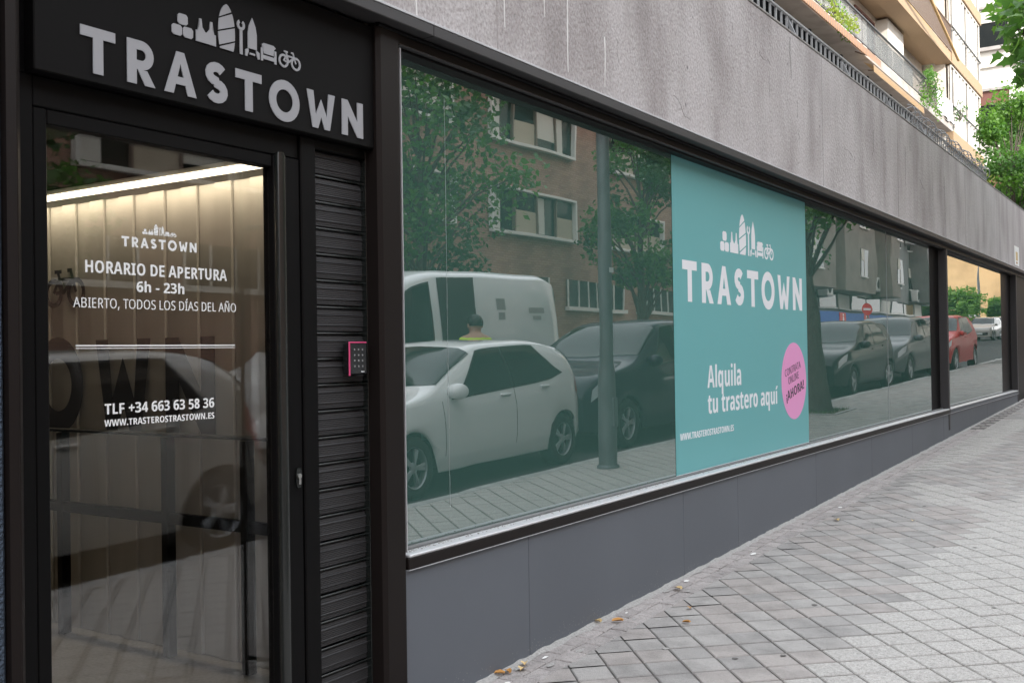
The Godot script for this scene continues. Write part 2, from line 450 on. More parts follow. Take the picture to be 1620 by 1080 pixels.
func build_ground():
	struct("ground", sloped(-250.0, 400.0, -200.0, 300.0, func(x, z): return road_y(x) - 0.012), M.joint)
	struct("road", sloped(-60.0, 170.0, 3.0, 11.6, func(x, z): return road_y(x)), M.asphalt)
	# bed of the pavement, seen in the joints
	var bed = MB.new()
	bed.quad(Vector3(-40, gy(-40, 0) - 0.008, 0.0), Vector3(120, gy(120, 0) - 0.008, 0.0), Vector3(120, gy(120, 3) - 0.008, 2.86), Vector3(-40, gy(-40, 3) - 0.008, 2.86), Vector3.UP)
	var pave = struct("pavement", bed, M.joint)
	var th = deg_to_rad(42.0)
	var ud = Vector3(-cos(th), 0, sin(th))          # along one row of tiles
	var vd = Vector3(sin(th), 0, cos(th))
	var S = 0.1575
	var origin = Vector3(5.41, 0, 0.225)
	var pm = paver_mesh(S - 0.0125, S - 0.0075).mesh()
	var near = []
	var rest = []
	for j in range(-240, 240):
		for i in range(-240, 240):
			var p = origin + ud * (S * (i + 0.5)) + vd * (S * (j + 0.5))
			if p.x < -3.0 or p.x > 34.0 or p.z < 0.225 + S * 0.66 or p.z > 2.86 - S * 0.66: continue
			rest.append(p)
	var seen = []
	var cam: Camera3D = get_node("camera")
	var q = cam.transform.affine_inverse()
	for p in rest:
		var w = q * Vector3(p.x, gy(p.x, p.z), p.z)
		var on = w.z < -0.5 and absf(w.x / -w.z) < 0.50 and absf(w.y / -w.z) < 0.335
		seen.append([-w.z if on else 1000.0 + absf(w.z), p])
	seen.sort_custom(func(a, b): return a[0] < b[0])
	var slope = Basis(Vector3(0, 0, 1), atan(0.0257)) * Basis(Vector3(1, 0, 0), 0.01)
	var many = {}
	for k in seen.size():
		var p = seen[k][1]
		var m = ("pale_paver_%d" % (rng.randi() % 2)) if pale(p.x, p.z) else ("paver_%d" % [0, 0, 1, 1, 2][rng.randi() % 5])
		var tilt = Basis(Vector3(1, 0, 0), rng.randf_range(-0.006, 0.006)) * Basis(Vector3(0, 0, 1), rng.randf_range(-0.006, 0.006))
		var xf = Transform3D(slope * tilt * Basis(Vector3.UP, th + PI + rng.randf_range(-0.008, 0.008)), Vector3(p.x, gy(p.x, p.z) + rng.randf_range(-0.0012, 0.0016), p.z))
		if k < 300:
			var o = put("paver", pm, M[m], pave)
			o.transform = xf
		else:
			if not many.has(m): many[m] = []
			many[m].append(xf)
	var src = pm.surface_get_arrays(0)
	var am = ArrayMesh.new()
	var ms = []
	for m in many:
		var vv = PackedVector3Array(); var nn = PackedVector3Array(); var ii = PackedInt32Array()
		for xf in many[m]:
			var o = vv.size()
			for k in src[Mesh.ARRAY_VERTEX].size():
				vv.append(xf * src[Mesh.ARRAY_VERTEX][k]); nn.append(xf.basis * src[Mesh.ARRAY_NORMAL][k])
			for k in src[Mesh.ARRAY_INDEX]: ii.append(o + k)
		var a = []; a.resize(Mesh.ARRAY_MAX)
		a[Mesh.ARRAY_VERTEX] = vv; a[Mesh.ARRAY_NORMAL] = nn; a[Mesh.ARRAY_INDEX] = ii
		am.add_surface_from_arrays(Mesh.PRIMITIVE_TRIANGLES, a)
		am.surface_set_material(am.get_surface_count() - 1, M[m])
	var far = put("far_pavers", am, null, pave)
	far.set_meta("kind", "stuff")
	# triangles that close the zigzag along the border: cut tiles
	var cut = {}
	for m in ["paver_0", "paver_1", "paver_2", "pale_paver_0", "pale_paver_1"]: cut[m] = MB.new()
	for j in range(-240, 240):
		for i in range(-240, 240):
			var p = origin + ud * (S * (i + 0.5)) + vd * (S * (j + 0.5))
			if p.x < -3.0 or p.x > 34.0: continue
			for edge in [[0.2225, 1.0], [2.86, -1.0]]:
				var lim = edge[0]; var sg = edge[1]
				if (sg > 0 and p.z < lim + S * 0.66 and p.z > lim - S * 0.72) or (sg < 0 and p.z > lim - S * 0.66 and p.z < lim + S * 0.72):
					var hs = S / 2 - 0.004
					var poly = [p + ud * hs + vd * hs, p - ud * hs + vd * hs, p - ud * hs - vd * hs, p + ud * hs - vd * hs]
					var out = []
					for k in 4:
						var a = poly[k]; var b = poly[(k + 1) % 4]
						var ina = (a.z - lim) * sg >= 0; var inb = (b.z - lim) * sg >= 0
						if ina: out.append(a)
						if ina != inb: out.append(a.lerp(b, (lim - a.z) / (b.z - a.z)))
					if out.size() < 3: continue
					var mb = cut[("pale_paver_%d" % (rng.randi() % 2)) if pale(p.x, p.z) else ("paver_%d" % (rng.randi() % 3))]
					var top = out.map(func(w): return Vector3(w.x, gy(w.x, w.z) + 0.0003, w.z))
					for k in range(1, top.size() - 1): mb.tri(top[0], top[k], top[k + 1], Vector3.UP)
	for m in cut:
		if cut[m].v.size():
			var o = put("cut_pavers", cut[m], M[m], pave)
			o.set_meta("kind", "stuff")
	# border of small bricks along the wall: two staggered rows
	var bm = [paver_mesh(0.124, 0.086, 0.03, 0.003).mesh(), paver_mesh(0.121, 0.084, 0.03, 0.005).mesh()]
	var x = -1.5
	var nb = 0
	while x < 26.0:
		for row in 2:
			var bx = x + (0.06 if row else 0.0)
			var bz = 0.085 + row * 0.09
			var o = put("border_brick", bm[rng.randi() % 2], M["border_%d" % (rng.randi() % 2)], pave)
			o.transform = Transform3D(slope * Basis(Vector3.UP, rng.randf_range(-0.035, 0.035)) , Vector3(bx, gy(bx, bz) + rng.randf_range(-0.003, 0.001), bz))
			nb += 1
		x += 0.128 if x > 3.0 else 0.4
		if x > 14.0: x += 0.25
	# mortar fillet where wall and pavement meet
	var fil = MB.new()
	var prev = null
	for k in 500:
		var fx = -2.0 + k * 0.05
		var zz = 0.058 + rng.randf_range(-0.010, 0.014)
		var yy = gy(fx) + 0.005 + rng.randf_range(-0.003, 0.006)
		var cur = [Vector3(fx, yy, 0.015), Vector3(fx, gy(fx) - 0.001, zz)]
		if prev: fil.quad(prev[0], cur[0], cur[1], prev[1], Vector3(0, 1, 0.5))
		prev = cur
	put("mortar_fillet", fil, M.mortar, pave)
	# smears of mortar on the border
	for k in 18:
		var mx = [3.45, 3.62, 3.72, 3.8, 3.95, 4.5, 4.58, 5.05, 5.1, 5.3, 5.55, 5.9, 6.1, 6.6, 7.2, 7.9, 8.6, 9.3][k]
		var mz = rng.randf_range(0.07, 0.19)
		var so = MB.new(); var sp = []
		var sw = rng.randf_range(0.012, 0.035)
		for w9 in 9: sp.append(Vector2(cos(TAU * w9 / 9) * sw * rng.randf_range(0.6, 1.3), sin(TAU * w9 / 9) * sw * 0.45 * rng.randf_range(0.6, 1.3)))
		so.ext(sp, 0.0, 0.0012, Transform3D(slope * Basis(Vector3(1, 0, 0), -PI / 2), Vector3(mx, gy(mx, mz) + 0.0012, mz)))
		put("mortar_smear", so, M.paint_drip if k % 3 == 0 else M.mortar, pave)
	# kerb stones
	var kerb = struct("kerb", sloped(-60.0, 170.0, 2.862, 3.0, func(x2, z2): return gy(x2, z2) - 0.02), M.kerb)
	var km = B(Vector3(-0.494, -0.2, -0.065), Vector3(0.494, 0.0, 0.065), 0.012).mesh()
	for k in 60:
		var kx = -4.0 + k * 1.0
		var o = put("kerb_stone", km, M.kerb, kerb)
		o.transform = Transform3D(Basis(Vector3(0, 0, 1), atan(0.0257)), Vector3(kx, gy(kx, 3.0) + 0.001, 2.932))
	# far pavement
	var fp = sloped(-60.0, 170.0, 11.6, 15.2, func(x2, z2): return road_y(x2) + 0.13)
	fp.quad(Vector3(-60, road_y(-60), 11.6), Vector3(170, road_y(170), 11.6), Vector3(170, road_y(170) + 0.13, 11.6), Vector3(-60, road_y(-60) + 0.13, 11.6), Vector3(0, 0, -1))
	struct("far_pavement", fp, M.kerb)

# ---------------------------------------------------------------- shop front
func build_front():
	var s = thing("shop_building", "long single-storey shop front under a weathered grey concrete band", "building", Vector3.ZERO)
	# concrete band above the windows, cast in lengths
	var seams = [-9.0, 3.6, 8.15, 10.62, 14.2, 16.7, 20.4]
	for k in seams.size() - 1:
		var mb = B(Vector3(seams[k] + 0.0015, 2.56, -0.30), Vector3(seams[k + 1] - 0.0015, 3.615, 0.03), 0.006)
		put("concrete_band", mb, M.concrete, s)
	var cop = B(Vector3(-9.0, 3.615, -0.31), Vector3(20.4, 3.632, 0.034), 0.004)
	put("coping", cop, M.mortar, s)
	# metal cornice in lengths
	var cj = [-9.0, 3.09, 13.1, 20.4]
	for k in 3:
		put("cornice", B(Vector3(cj[k] + 0.001, 2.514, -0.02), Vector3(cj[k + 1] - 0.001, 2.556, 0.085), 0.003), M.cornice_metal, s)
		put("cornice_edge", B(Vector3(cj[k] + 0.001, 2.5565, 0.031), Vector3(cj[k + 1] - 0.001, 2.5655, 0.0868), 0.001), M.bare_edge, s)
	# lintel beam and head of the frame
	put("lintel", B(Vector3(2.835, 2.466, -0.10), Vector3(20.4, 2.5125, 0.018), 0.002), M.brown_metal, s)
	put("gap_shade_strip", B(Vector3(2.835, 2.500, 0.019), Vector3(20.4, 2.5125, 0.034), 0.002), M.black_metal, s)  # solid black strip painting in the shade of the gap under the cornice
	put("frame_head", B(Vector3(2.962, 2.452, -0.10), Vector3(18.6, 2.4655, 0.0), 0.002), M.black_metal, s)
	put("glazing_bead", B(Vector3(2.962, 2.462, 0.0005), Vector3(18.6, 2.4685, 0.024), 0.002), M.cornice_metal, s)
	# piers and posts
	put("pier", B(Vector3(2.834, -0.15, -0.20), Vector3(2.962, 2.5125, 0.03), 0.014), M.brown_metal, s)
	put("frame_edge", B(Vector3(2.9625, 0.61, -0.055), Vector3(2.967, 2.452, 0.026), 0.001), M.bare_edge, s)
	put("pier", B(Vector3(12.40, 0.3, -0.30), Vector3(12.92, 2.4655, -0.062), 0.004), M.black_metal, s)
	put("mullion", B(Vector3(12.92, 0.35, -0.10), Vector3(13.00, 2.4655, 0.028), 0.006), M.cornice_metal, s)
	put("pier", B(Vector3(17.55, 0.3, -0.30), Vector3(18.55, 2.4655, -0.062), 0.004), M.black_metal, s)
	put("mullion", B(Vector3(18.55, 0.35, -0.10), Vector3(18.66, 2.4655, 0.03), 0.006), M.cornice_metal, s)
	put("pier", B(Vector3(18.9, 0.3, -0.20), Vector3(20.4, 2.4655, 0.0), 0.006), M.black_metal, s)
	# side door beyond the last post
	put("side_pane", B(Vector3(18.665, 0.45, -0.075), Vector3(18.895, 2.45, -0.068)), M.car_glass, s)
	# dark core behind everything
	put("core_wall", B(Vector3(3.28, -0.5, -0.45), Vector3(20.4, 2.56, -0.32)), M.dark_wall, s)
	put("roof_slab", B(Vector3(-9.0, 2.57, -6.4), Vector3(20.4, 2.85, -0.302)), M.slab_concrete, s)
	# window panes with a teal film behind the glass
	var joints = [2.967, 5.495, 7.945, 10.45, 12.40]
	for k in joints.size() - 1:
		put("window_pane", B(Vector3(joints[k] + 0.002, 0.607, -0.07), Vector3(joints[k + 1] - 0.002, 2.453, -0.058)), M.film, s)
	put("window_pane", B(Vector3(13.0, 0.607, -0.07), Vector3(17.55, 2.453, -0.058)), M.film, s)
	# torn seam of the film: a fine pale line
	for sx in [[3.338, 0.72, 2.35, 0.0005]]:
		var sb = MB.new()
		var y = sx[1]
		while y < sx[2]:
			var y2 = minf(y + rng.randf_range(0.03, 0.12), sx[2])
			var ox = rng.randf_range(-0.0012, 0.0012)
			var w = sx[3] * rng.randf_range(0.35, 1.3)
			sb.box(Vector3(sx[0] + ox - w, y, -0.0575), Vector3(sx[0] + ox + w, y2 + 0.001, -0.057))
			y = y2
		put("film_seam", sb, M.bare_edge, s)
	# sill: sealant line, bare metal lip, dark face
	for q in [[2.967, 12.92], [13.0, 18.55]]:
		put("sealant", B(Vector3(q[0], 0.592, -0.058), Vector3(q[1], 0.610, -0.034), 0.004), M.sealant, s)
		put("sill_lip", B(Vector3(q[0], 0.588, -0.033), Vector3(q[1], 0.6, 0.036), 0.004), M.bare_edge, s)
	put("pane_joint", B(Vector3(10.4475, 0.61, -0.0579), Vector3(10.4525, 2.45, -0.0555)), M.rail_grey, s)
	put("sill_face", B(Vector3(2.9625, 0.545, -0.05), Vector3(12.99, 0.587, 0.034), 0.003), M.brown_metal, s)
	put("sill_face", B(Vector3(13.0, 0.545, -0.05), Vector3(18.66, 0.587, 0.030), 0.003), M.plinth, s)
	# plinth of metal panels
	var pj = [2.9, 3.79, 5.41, 6.24, 7.85, 9.47, 11.05, 12.63, 15.6, 18.66]
	for k in pj.size() - 1:
		put("plinth_panel", B(Vector3(pj[k] + 0.0012, gy(pj[k]) - 0.12, -0.03), Vector3(pj[k + 1] - 0.0012, 0.5425, 0.022), 0.002), M.plinth, s)
	put("plinth_flashing", B(Vector3(2.9625, 0.5428, 0.01), Vector3(18.66, 0.5448, 0.036)), M.bare_edge, s)
	# neighbour's stuccoed wall and the post beside the door
	var w = thing("side_wall", "dark blue rough stucco wall beside the black door frame", "wall")
	put("stucco", B(Vector3(-9.0, -0.6, -0.30), Vector3(1.452, 2.513, 0.0), 0.01), M.blue_stucco, w)
	put("added_unseen_wall", B(Vector3(-60.0, -3.0, -8.0), Vector3(-9.002, 13.0, 0.0)), M.plaster_warm, w)  # unseen mass added to keep bright sky out of the car sides
	var eb = thing("added_end_block", "added plain buff block, out of view, closing the street below the shop", "building")  # added out of view so dark car paint mirrors less bright sky
	put("wall", B(Vector3(-80.0, -4.0, -8.0), Vector3(-60.2, 13.0, 40.0)), M.brown_cladding, eb)
	# white runs of paint on the concrete, as they lie
	for d in [[3.656, 2.70, 0.5, 0.009], [4.185, 2.625, 0.8, 0.010], [4.545, 2.63, 0.25, 0.007], [3.981, 2.83, 0.4, 0.009], [3.057, 2.592, 0.6, 0.012], [4.90, 3.2, 0.30, 0.006], [10.95, 2.95, 0.4, 0.007], [7.4, 3.28, 0.3, 0.02], [12.9, 2.75, 0.55, 0.012], [9.7, 3.1, 0.2, 0.012]]:
		var db = MB.new()
		var y0 = d[1]
		var wd = d[3]
		var le = []; var ri = []
		for k in 9:
			var t = k / 8.0
			var ww = wd * (0.35 + 0.65 * t) * rng.randf_range(0.7, 1.2) * (1.0 if t < 0.9 else 0.7)
			var ox = sin(t * 5.0 + d[0]) * wd * 0.5
			le.append(Vector2(d[0] + ox - ww, y0 + d[2] * t)); ri.append(Vector2(d[0] + ox + ww, y0 + d[2] * t))
		db.strip(le, ri, 0.0302, 0.0309)
		put("paint_run", db, M.paint_drip if d[0] < 5.5 else M.mortar, s)
	# pale scrapes and hair cracks
	for k in 16:
		var cx = rng.randf_range(3.6, 14.0); var cy = rng.randf_range(2.7, 3.4)
		var sb2 = MB.new(); var le2 = []; var ri2 = []
		var hh = rng.randf_range(0.05, 0.22); var ww2 = rng.randf_range(0.004, 0.014)
		for q in 8:
			var t = q / 7.0
			var ox = rng.randf_range(-0.006, 0.006) + t * rng.randf_range(-0.01, 0.01)
			le2.append(Vector2(cx + ox - ww2 * rng.randf_range(0.2, 1.0), cy + hh * t)); ri2.append(Vector2(cx + ox + ww2 * rng.randf_range(0.2, 1.0), cy + hh * t))
		sb2.strip(le2, ri2, 0.0301, 0.0305)
		put("scrape", sb2, M.mortar, s)
	for k in 5:
		var p0 = Vector3([4.05, 6.75, 8.75, 5.35, 11.6][k], [3.1, 3.32, 2.98, 2.75, 3.1][k], 0.0304)
		var ct = MB.new(); var cp = [p0]
		for q in 7: cp.append(cp[-1] + Vector3(rng.randf_range(0.01, 0.05), rng.randf_range(-0.03, 0.018), 0))
		ct.tube(cp, 0.0007, 4)
		put("hair_crack", ct, M.crack, s)
	# dried splashes and dust on the foot of the plinth
	var du = MB.new()
	for k in 900:
		var cl = [3.25, 3.95, 4.35, 5.0, 5.45, 6.3, 7.4, 8.6, 9.4, 11.2][rng.randi() % 10] + rng.randfn() * 0.16
		var dy = absf(rng.randfn()) * 0.035
		var ds = rng.randf_range(0.0008, 0.0028)
		if cl < 2.97: continue
		du.quad(Vector3(cl, gy(cl) + dy, 0.0224), Vector3(cl + ds, gy(cl) + dy, 0.0224), Vector3(cl + ds, gy(cl) + dy + ds * 1.6, 0.0224), Vector3(cl, gy(cl) + dy + ds * 1.6, 0.0224), Vector3(0, 0, 1))
	put("dust_specks", du, M.mortar, s).set_meta("kind", "stuff")
	# chips and pits in the concrete
	for k in 26:
		var cx = rng.randf_range(3.4, 13.0); var cy = rng.randf_range(2.64, 3.5)
		var cb = MB.new()
		var poly = []
		for q in 6: poly.append(Vector2(cx, cy) + Vector2(cos(q * TAU / 6) * rng.randf_range(0.003, 0.007), sin(q * TAU / 6) * rng.randf_range(0.005, 0.016)))
		cb.ext(poly, 0.0301, 0.0304)
		put("chip", cb, M.print_dark if k % 3 else M.mortar, s)

# ---------------------------------------------------------------- lettering drawn as solid shapes (height 1, x to the right)
func glyph(mb, ch, x, xf, z0, z1):
	var V = func(a, b): return Vector2(x + a, b)
	var t = 0.25
	match ch:
		"T":
			mb.ext([V.call(0, 0.775), V.call(0.865, 0.775), V.call(0.865, 1), V.call(0, 1)], z0, z1, xf)
			mb.ext([V.call(0.308, 0), V.call(0.557, 0), V.call(0.557, 0.775), V.call(0.308, 0.775)], z0, z1, xf)
		"R":
			mb.ext([V.call(0, 0), V.call(t, 0), V.call(t, 1), V.call(0, 1)], z0, z1, xf)
			mb.ext([V.call(t, 0.79), V.call(0.38, 0.79), V.call(0.38, 1), V.call(t, 1)], z0, z1, xf)
			mb.ext([V.call(t, 0.34), V.call(0.38, 0.34), V.call(0.38, 0.55), V.call(t, 0.55)], z0, z1, xf)
			mb.ring(V.call(0.38, 0.67), 0.33, 0.12, z0, z1, xf, -PI / 2, PI / 2, 14)
			mb.ext([V.call(0.28, 0.3399), V.call(0.53, 0.3399), V.call(0.75, 0), V.call(0.475, 0)], z0, z1, xf)
		"A":
			mb.ext([V.call(0, 0), V.call(0.26, 0), V.call(0.465, 0.72), V.call(0.465, 1), V.call(0.355, 1)], z0, z1, xf)
			mb.ext([V.call(0.93, 0), V.call(0.67, 0), V.call(0.465, 0.72), V.call(0.465, 1), V.call(0.575, 1)], z0, z1, xf)
			mb.ext([V.call(0.3255, 0.23), V.call(0.6045, 0.23), V.call(0.553, 0.41), V.call(0.377, 0.41)], z0, z1, xf)
		"S":
			var pts = []
			for k in 11:
				var a = deg_to_rad(28.0 + 242.0 * k / 10.0)
				pts.append(V.call(0.36 + cos(a) * 0.215, 0.715 + sin(a) * 0.172))
			for k in 11:
				var a = deg_to_rad(90.0 - 245.0 * k / 10.0)
				pts.append(V.call(0.37 + cos(a) * 0.225, 0.3 + sin(a) * 0.178))
			mb.stroke(pts, 0.235, z0, z1, xf)
		"O":
			mb.ring(V.call(0.545, 0.5), 0.545, 0.30, z0, z1, xf)
		"W":
			mb.ext([V.call(0, 1), V.call(0.25, 1), V.call(0.33, 0.35), V.call(0.335, 0), V.call(0.21, 0)], z0, z1, xf)
			mb.ext([V.call(1.09, 1), V.call(0.84, 1), V.call(0.76, 0.35), V.call(0.755, 0), V.call(0.88, 0)], z0, z1, xf)
			mb.ext([V.call(0.3301, 0.35), V.call(0.3351, 0), V.call(0.42, 0), V.call(0.545, 0.32), V.call(0.545, 0.80)], z0, z1, xf)
			mb.ext([V.call(0.7599, 0.35), V.call(0.7549, 0), V.call(0.67, 0), V.call(0.545, 0.32), V.call(0.545, 0.80)], z0, z1, xf)
		"N":
			mb.ext([V.call(0, 0), V.call(0.24, 0), V.call(0.24, 1), V.call(0, 1)], z0, z1, xf)
			mb.ext([V.call(0.64, 0), V.call(0.88, 0), V.call(0.88, 1), V.call(0.64, 1)], z0, z1, xf)
			mb.ext([V.call(0.2401, 1), V.call(0.2401, 0.55), V.call(0.6399, 0), V.call(0.6399, 0.44)], z0, z1, xf)

const WORD = [["T", 0.0], ["R", 1.168], ["A", 2.17], ["S", 3.35], ["T", 4.32], ["O", 5.44], ["W", 6.81], ["N", 8.18]]

func word(parent, m, at, h, depth, turn = 0.0, only = 8, sx = 1.0):
	for k in range(8 - only, 8):
		var mb = MB.new()
		var xf = Transform3D(Basis(Vector3.UP, turn) * Basis.from_scale(Vector3(h * sx, h, 1)), at)
		glyph(mb, WORD[k][0], WORD[k][1], xf, 0.0, depth)
		put("letter", mb, m, parent)

func emblem(parent, m, at, s, depth, turn = 0.0, only_bike = false):
	# a skyline of stored things: boxes, vest, surfboard, spanner, rocket, armchair, bicycle (unit = letter height)
	var xf = Transform3D(Basis(Vector3.UP, turn) * Basis.from_scale(Vector3(s, s, 1)), at)
	var V = func(a, b): return Vector2(a, b)
	var parts = {}
	var rb = func(x0, y0, w, h, c):
		return [V.call(x0 + c, y0), V.call(x0 + w - c, y0), V.call(x0 + w, y0 + c), V.call(x0 + w, y0 + h - c), V.call(x0 + w - c, y0 + h), V.call(x0 + c, y0 + h), V.call(x0, y0 + h - c), V.call(x0, y0 + c)]
	var b
	if not only_bike:
		for q in [[0.0, 0.0], [0.325, 0.0], [0.17, 0.285]]:
			b = MB.new(); b.ext(rb.call(q[0], q[1], 0.295, 0.255, 0.05), 0, depth, xf); put("emblem_box", b, m, parent)
		b = MB.new()
		b.ext([V.call(0.71, 0), V.call(1.32, 0), V.call(1.32, 0.27), V.call(0.71, 0.27)], 0, depth, xf)
		b.ext([V.call(0.76, 0.2701), V.call(0.99, 0.2701), V.call(0.905, 0.37), V.call(0.88, 0.57), V.call(0.815, 0.57), V.call(0.82, 0.40)], 0, depth, xf)
		b.ext([V.call(1.27, 0.2701), V.call(1.04, 0.2701), V.call(1.125, 0.37), V.call(1.15, 0.57), V.call(1.215, 0.57), V.call(1.21, 0.40)], 0, depth, xf)
		put("emblem_vest", b, m, parent)
		# surfboard in four slices
		var half = func(y): return 0.265 * pow(maxf(0.0, 1.0 - pow(absf(y - 0.42) / 0.72, 2.2)), 0.62)
		var cuts = [-0.2, 0.16, 0.52, 0.86, 1.4]
		for k in 4:
			b = MB.new()
			var le = []; var ri = []
			for j in 9:
				var base_l = lerpf(cuts[k] + 0.02, cuts[k + 1] - 0.02, j / 8.0)
				# edges of the slices run uphill to the right
				var yl = clampf(base_l - 0.10, 0.0, 1.139); var yr = clampf(base_l + 0.10, 0.0, 1.139)
				le.append(V.call(1.665 - half.call(yl), yl)); ri.append(V.call(1.665 + half.call(yr), yr))
			b.strip(le, ri, 0, depth, xf); put("emblem_surfboard", b, m, parent)
		b = MB.new()
		b.ext([V.call(2.09, 0.0), V.call(2.18, 0.0), V.call(2.18, 0.62), V.call(2.09, 0.62)], 0, depth, xf)
		b.ring(V.call(2.135, 0.74), 0.135, 0.06, 0, depth, xf, deg_to_rad(120), deg_to_rad(420), 14)
		put("emblem_spanner", b, m, parent)
		b = MB.new()
		b.ext([V.call(2.36, 0.22), V.call(2.66, 0.22), V.call(2.66, 0.60), V.call(2.62, 0.80), V.call(2.51, 1.02), V.call(2.40, 0.80), V.call(2.36, 0.60)], 0, depth, xf)
		b.ext([V.call(2.27, 0.0), V.call(2.33, 0.0), V.call(2.38, 0.13), V.call(2.38, 0.2199), V.call(2.27, 0.16)], 0, depth, xf)
		b.ext([V.call(2.75, 0.0), V.call(2.69, 0.0), V.call(2.64, 0.13), V.call(2.64, 0.2199), V.call(2.75, 0.16)], 0, depth, xf)
		b.ext([V.call(2.42, 0.06), V.call(2.60, 0.06), V.call(2.60, 0.11), V.call(2.42, 0.11)], 0, depth, xf)
		put("emblem_rocket", b, m, parent)
		b = MB.new()
		b.ext([V.call(2.90, 0.20), V.call(3.24, 0.20), V.call(3.26, 0.36), V.call(3.32, 0.42), V.call(3.24, 0.47), V.call(2.90, 0.47), V.call(2.82, 0.42), V.call(2.88, 0.36)], 0, depth, xf)
		b.ext([V.call(2.80, 0.0), V.call(2.87, 0.0), V.call(2.87, 0.34), V.call(2.80, 0.34)], 0, depth, xf)
		b.ext([V.call(3.27, 0.0), V.call(3.34, 0.0), V.call(3.34, 0.34), V.call(3.27, 0.34)], 0, depth, xf)
		b.ext([V.call(2.8701, 0.06), V.call(3.2699, 0.06), V.call(3.2699, 0.16), V.call(2.8701, 0.16)], 0, depth, xf)
		put("emblem_armchair", b, m, parent)
	b = MB.new()
	b.ring(V.call(3.60, 0.17), 0.18, 0.12, 0, depth, xf, 0, TAU, 20)
	b.ring(V.call(4.05, 0.17), 0.18, 0.12, 0, depth, xf, 0, TAU, 20)
	var lw = 0.045
	b.stroke([V.call(3.60, 0.17), V.call(3.71, 0.34)], lw, 0, depth * 0.9, xf)
	b.stroke([V.call(3.64, 0.17), V.call(3.80, 0.17)], lw, 0, depth * 0.8, xf)
	b.stroke([V.call(3.72, 0.33), V.call(3.97, 0.33)], lw, 0, depth * 0.7, xf)
	b.stroke([V.call(3.80, 0.17), V.call(3.98, 0.34)], lw, 0, depth * 0.85, xf)
	b.stroke([V.call(4.05, 0.17), V.call(3.95, 0.43)], lw, 0, depth * 0.95, xf)
	b.stroke([V.call(3.79, 0.17), V.call(3.69, 0.42)], lw, 0, depth * 0.92, xf)
	b.stroke([V.call(3.62, 0.43), V.call(3.76, 0.43)], lw, 0, depth * 0.75, xf)
	b.stroke([V.call(3.88, 0.44), V.call(3.97, 0.44)], lw, 0, depth * 0.78, xf)
	put("emblem_bicycle", b, m, parent)

var fonts = {}
func text(parent, s, m, left, base, right, cap, z, weight = 700, depth = 0.0008, tilt = 0.0, called = "lettering"):
	# line of writing from left to right on the plane z, capitals cap metres high
	var key = weight
	if not fonts.has(key):
		var sf = SystemFont.new()
		sf.font_names = PackedStringArray(["Droid Sans"])
		sf.font_weight = weight
		fonts[key] = sf
	var t = TextMesh.new()
	t.text = s; t.font = fonts[key]; t.font_size = 64; t.pixel_size = 0.01; t.depth = depth
	t.horizontal_alignment = HORIZONTAL_ALIGNMENT_LEFT; t.vertical_alignment = VERTICAL_ALIGNMENT_TOP
	var ab = t.get_aabb()
	# cap height of Droid Sans is 0.714 of the size
	var sy = cap / (0.64 * 0.714)
	var sx = (right - left) / ab.size.x
	var probe = TextMesh.new()
	probe.text = "H"; probe.font = fonts[key]; probe.font_size = 64; probe.pixel_size = 0.01; probe.depth = 0.0
	probe.horizontal_alignment = HORIZONTAL_ALIGNMENT_LEFT; probe.vertical_alignment = VERTICAL_ALIGNMENT_TOP
	var pb = probe.get_aabb()
	var o = put(called, t, m, parent)
	var rot = Basis(Vector3(0, 0, 1), tilt)
	var off = rot * Vector3(-ab.position.x * sx, -pb.position.y * sy, 0)
	o.transform = Transform3D(rot * Basis.from_scale(Vector3(sx, sy, 1)), Vector3(left, base, z) + off)
	return o

func build_sign():
	var s = thing("sign_board", "black sign board with grey raised letters over the glass door", "sign")
	put("board", B(Vector3(1.535, 2.064, -0.04), Vector3(2.907, 2.5, 0.004), 0.003), M.sign_black, s)
	put("backing", B(Vector3(1.49, 2.064, -0.20), Vector3(2.833, 2.512, -0.041)), M.black_metal, s)
	word(s, M.letter_grey, Vector3(1.664, 2.088, 0.0045), 0.1225, 0.003)
	emblem(s, M.letter_grey, Vector3(1.958, 2.258, 0.0045), 0.1215, 0.003)

func build_poster():
	var s = thing("window_poster", "teal vinyl poster with white lettering and a pink round badge on the window", "poster")
	put("sheet", B(Vector3(5.498, 0.612, -0.0572), Vector3(7.943, 2.4525, -0.0562)), M.poster_teal, s)
	var eg = MB.new()
	eg.box(Vector3(5.498, 0.6075, -0.0574), Vector3(7.943, 0.6119, -0.0552))
	put("paper_edge", eg, M.poster_white, s)
	word(s, M.poster_white, Vector3(5.625, 1.615, -0.0560), 0.2435, 0.0008)
	emblem(s, M.poster_white, Vector3(6.215, 1.955, -0.0560), 0.2345, 0.0008)
	text(s, "Alquila", M.poster_white, 5.972, 1.097, 6.535, 0.133, -0.0556)
	text(s, "tu trastero aquí", M.poster_white, 5.972, 0.940, 7.245, 0.118, -0.0556)
	text(s, "WWW.TRASTEROSTRASTOWN.ES", M.poster_white, 5.556, 0.808, 6.390, 0.038, -0.0556)
	var bd = MB.new()
	var poly = []
	for k in 48: poly.append(Vector2(7.612 + 0.2835 * cos(TAU * k / 48), 1.09 + 0.2835 * sin(TAU * k / 48)))
	bd.ext(poly, -0.0561, -0.0553)
	var badge = put("badge", bd, M.badge_pink, s)
	text(badge, "CONTRATA", M.print_dark, 7.411, 1.122, 7.775, 0.052, -0.0548, 400, 0.0006, deg_to_rad(10))
	text(badge, "ONLINE", M.print_dark, 7.483, 1.066, 7.725, 0.052, -0.0548, 400, 0.0006, deg_to_rad(10))
	text(badge, "¡AHORA!", M.print_dark, 7.433, 0.945, 7.850, 0.066, -0.0548, 700, 0.0006, deg_to_rad(11.4))

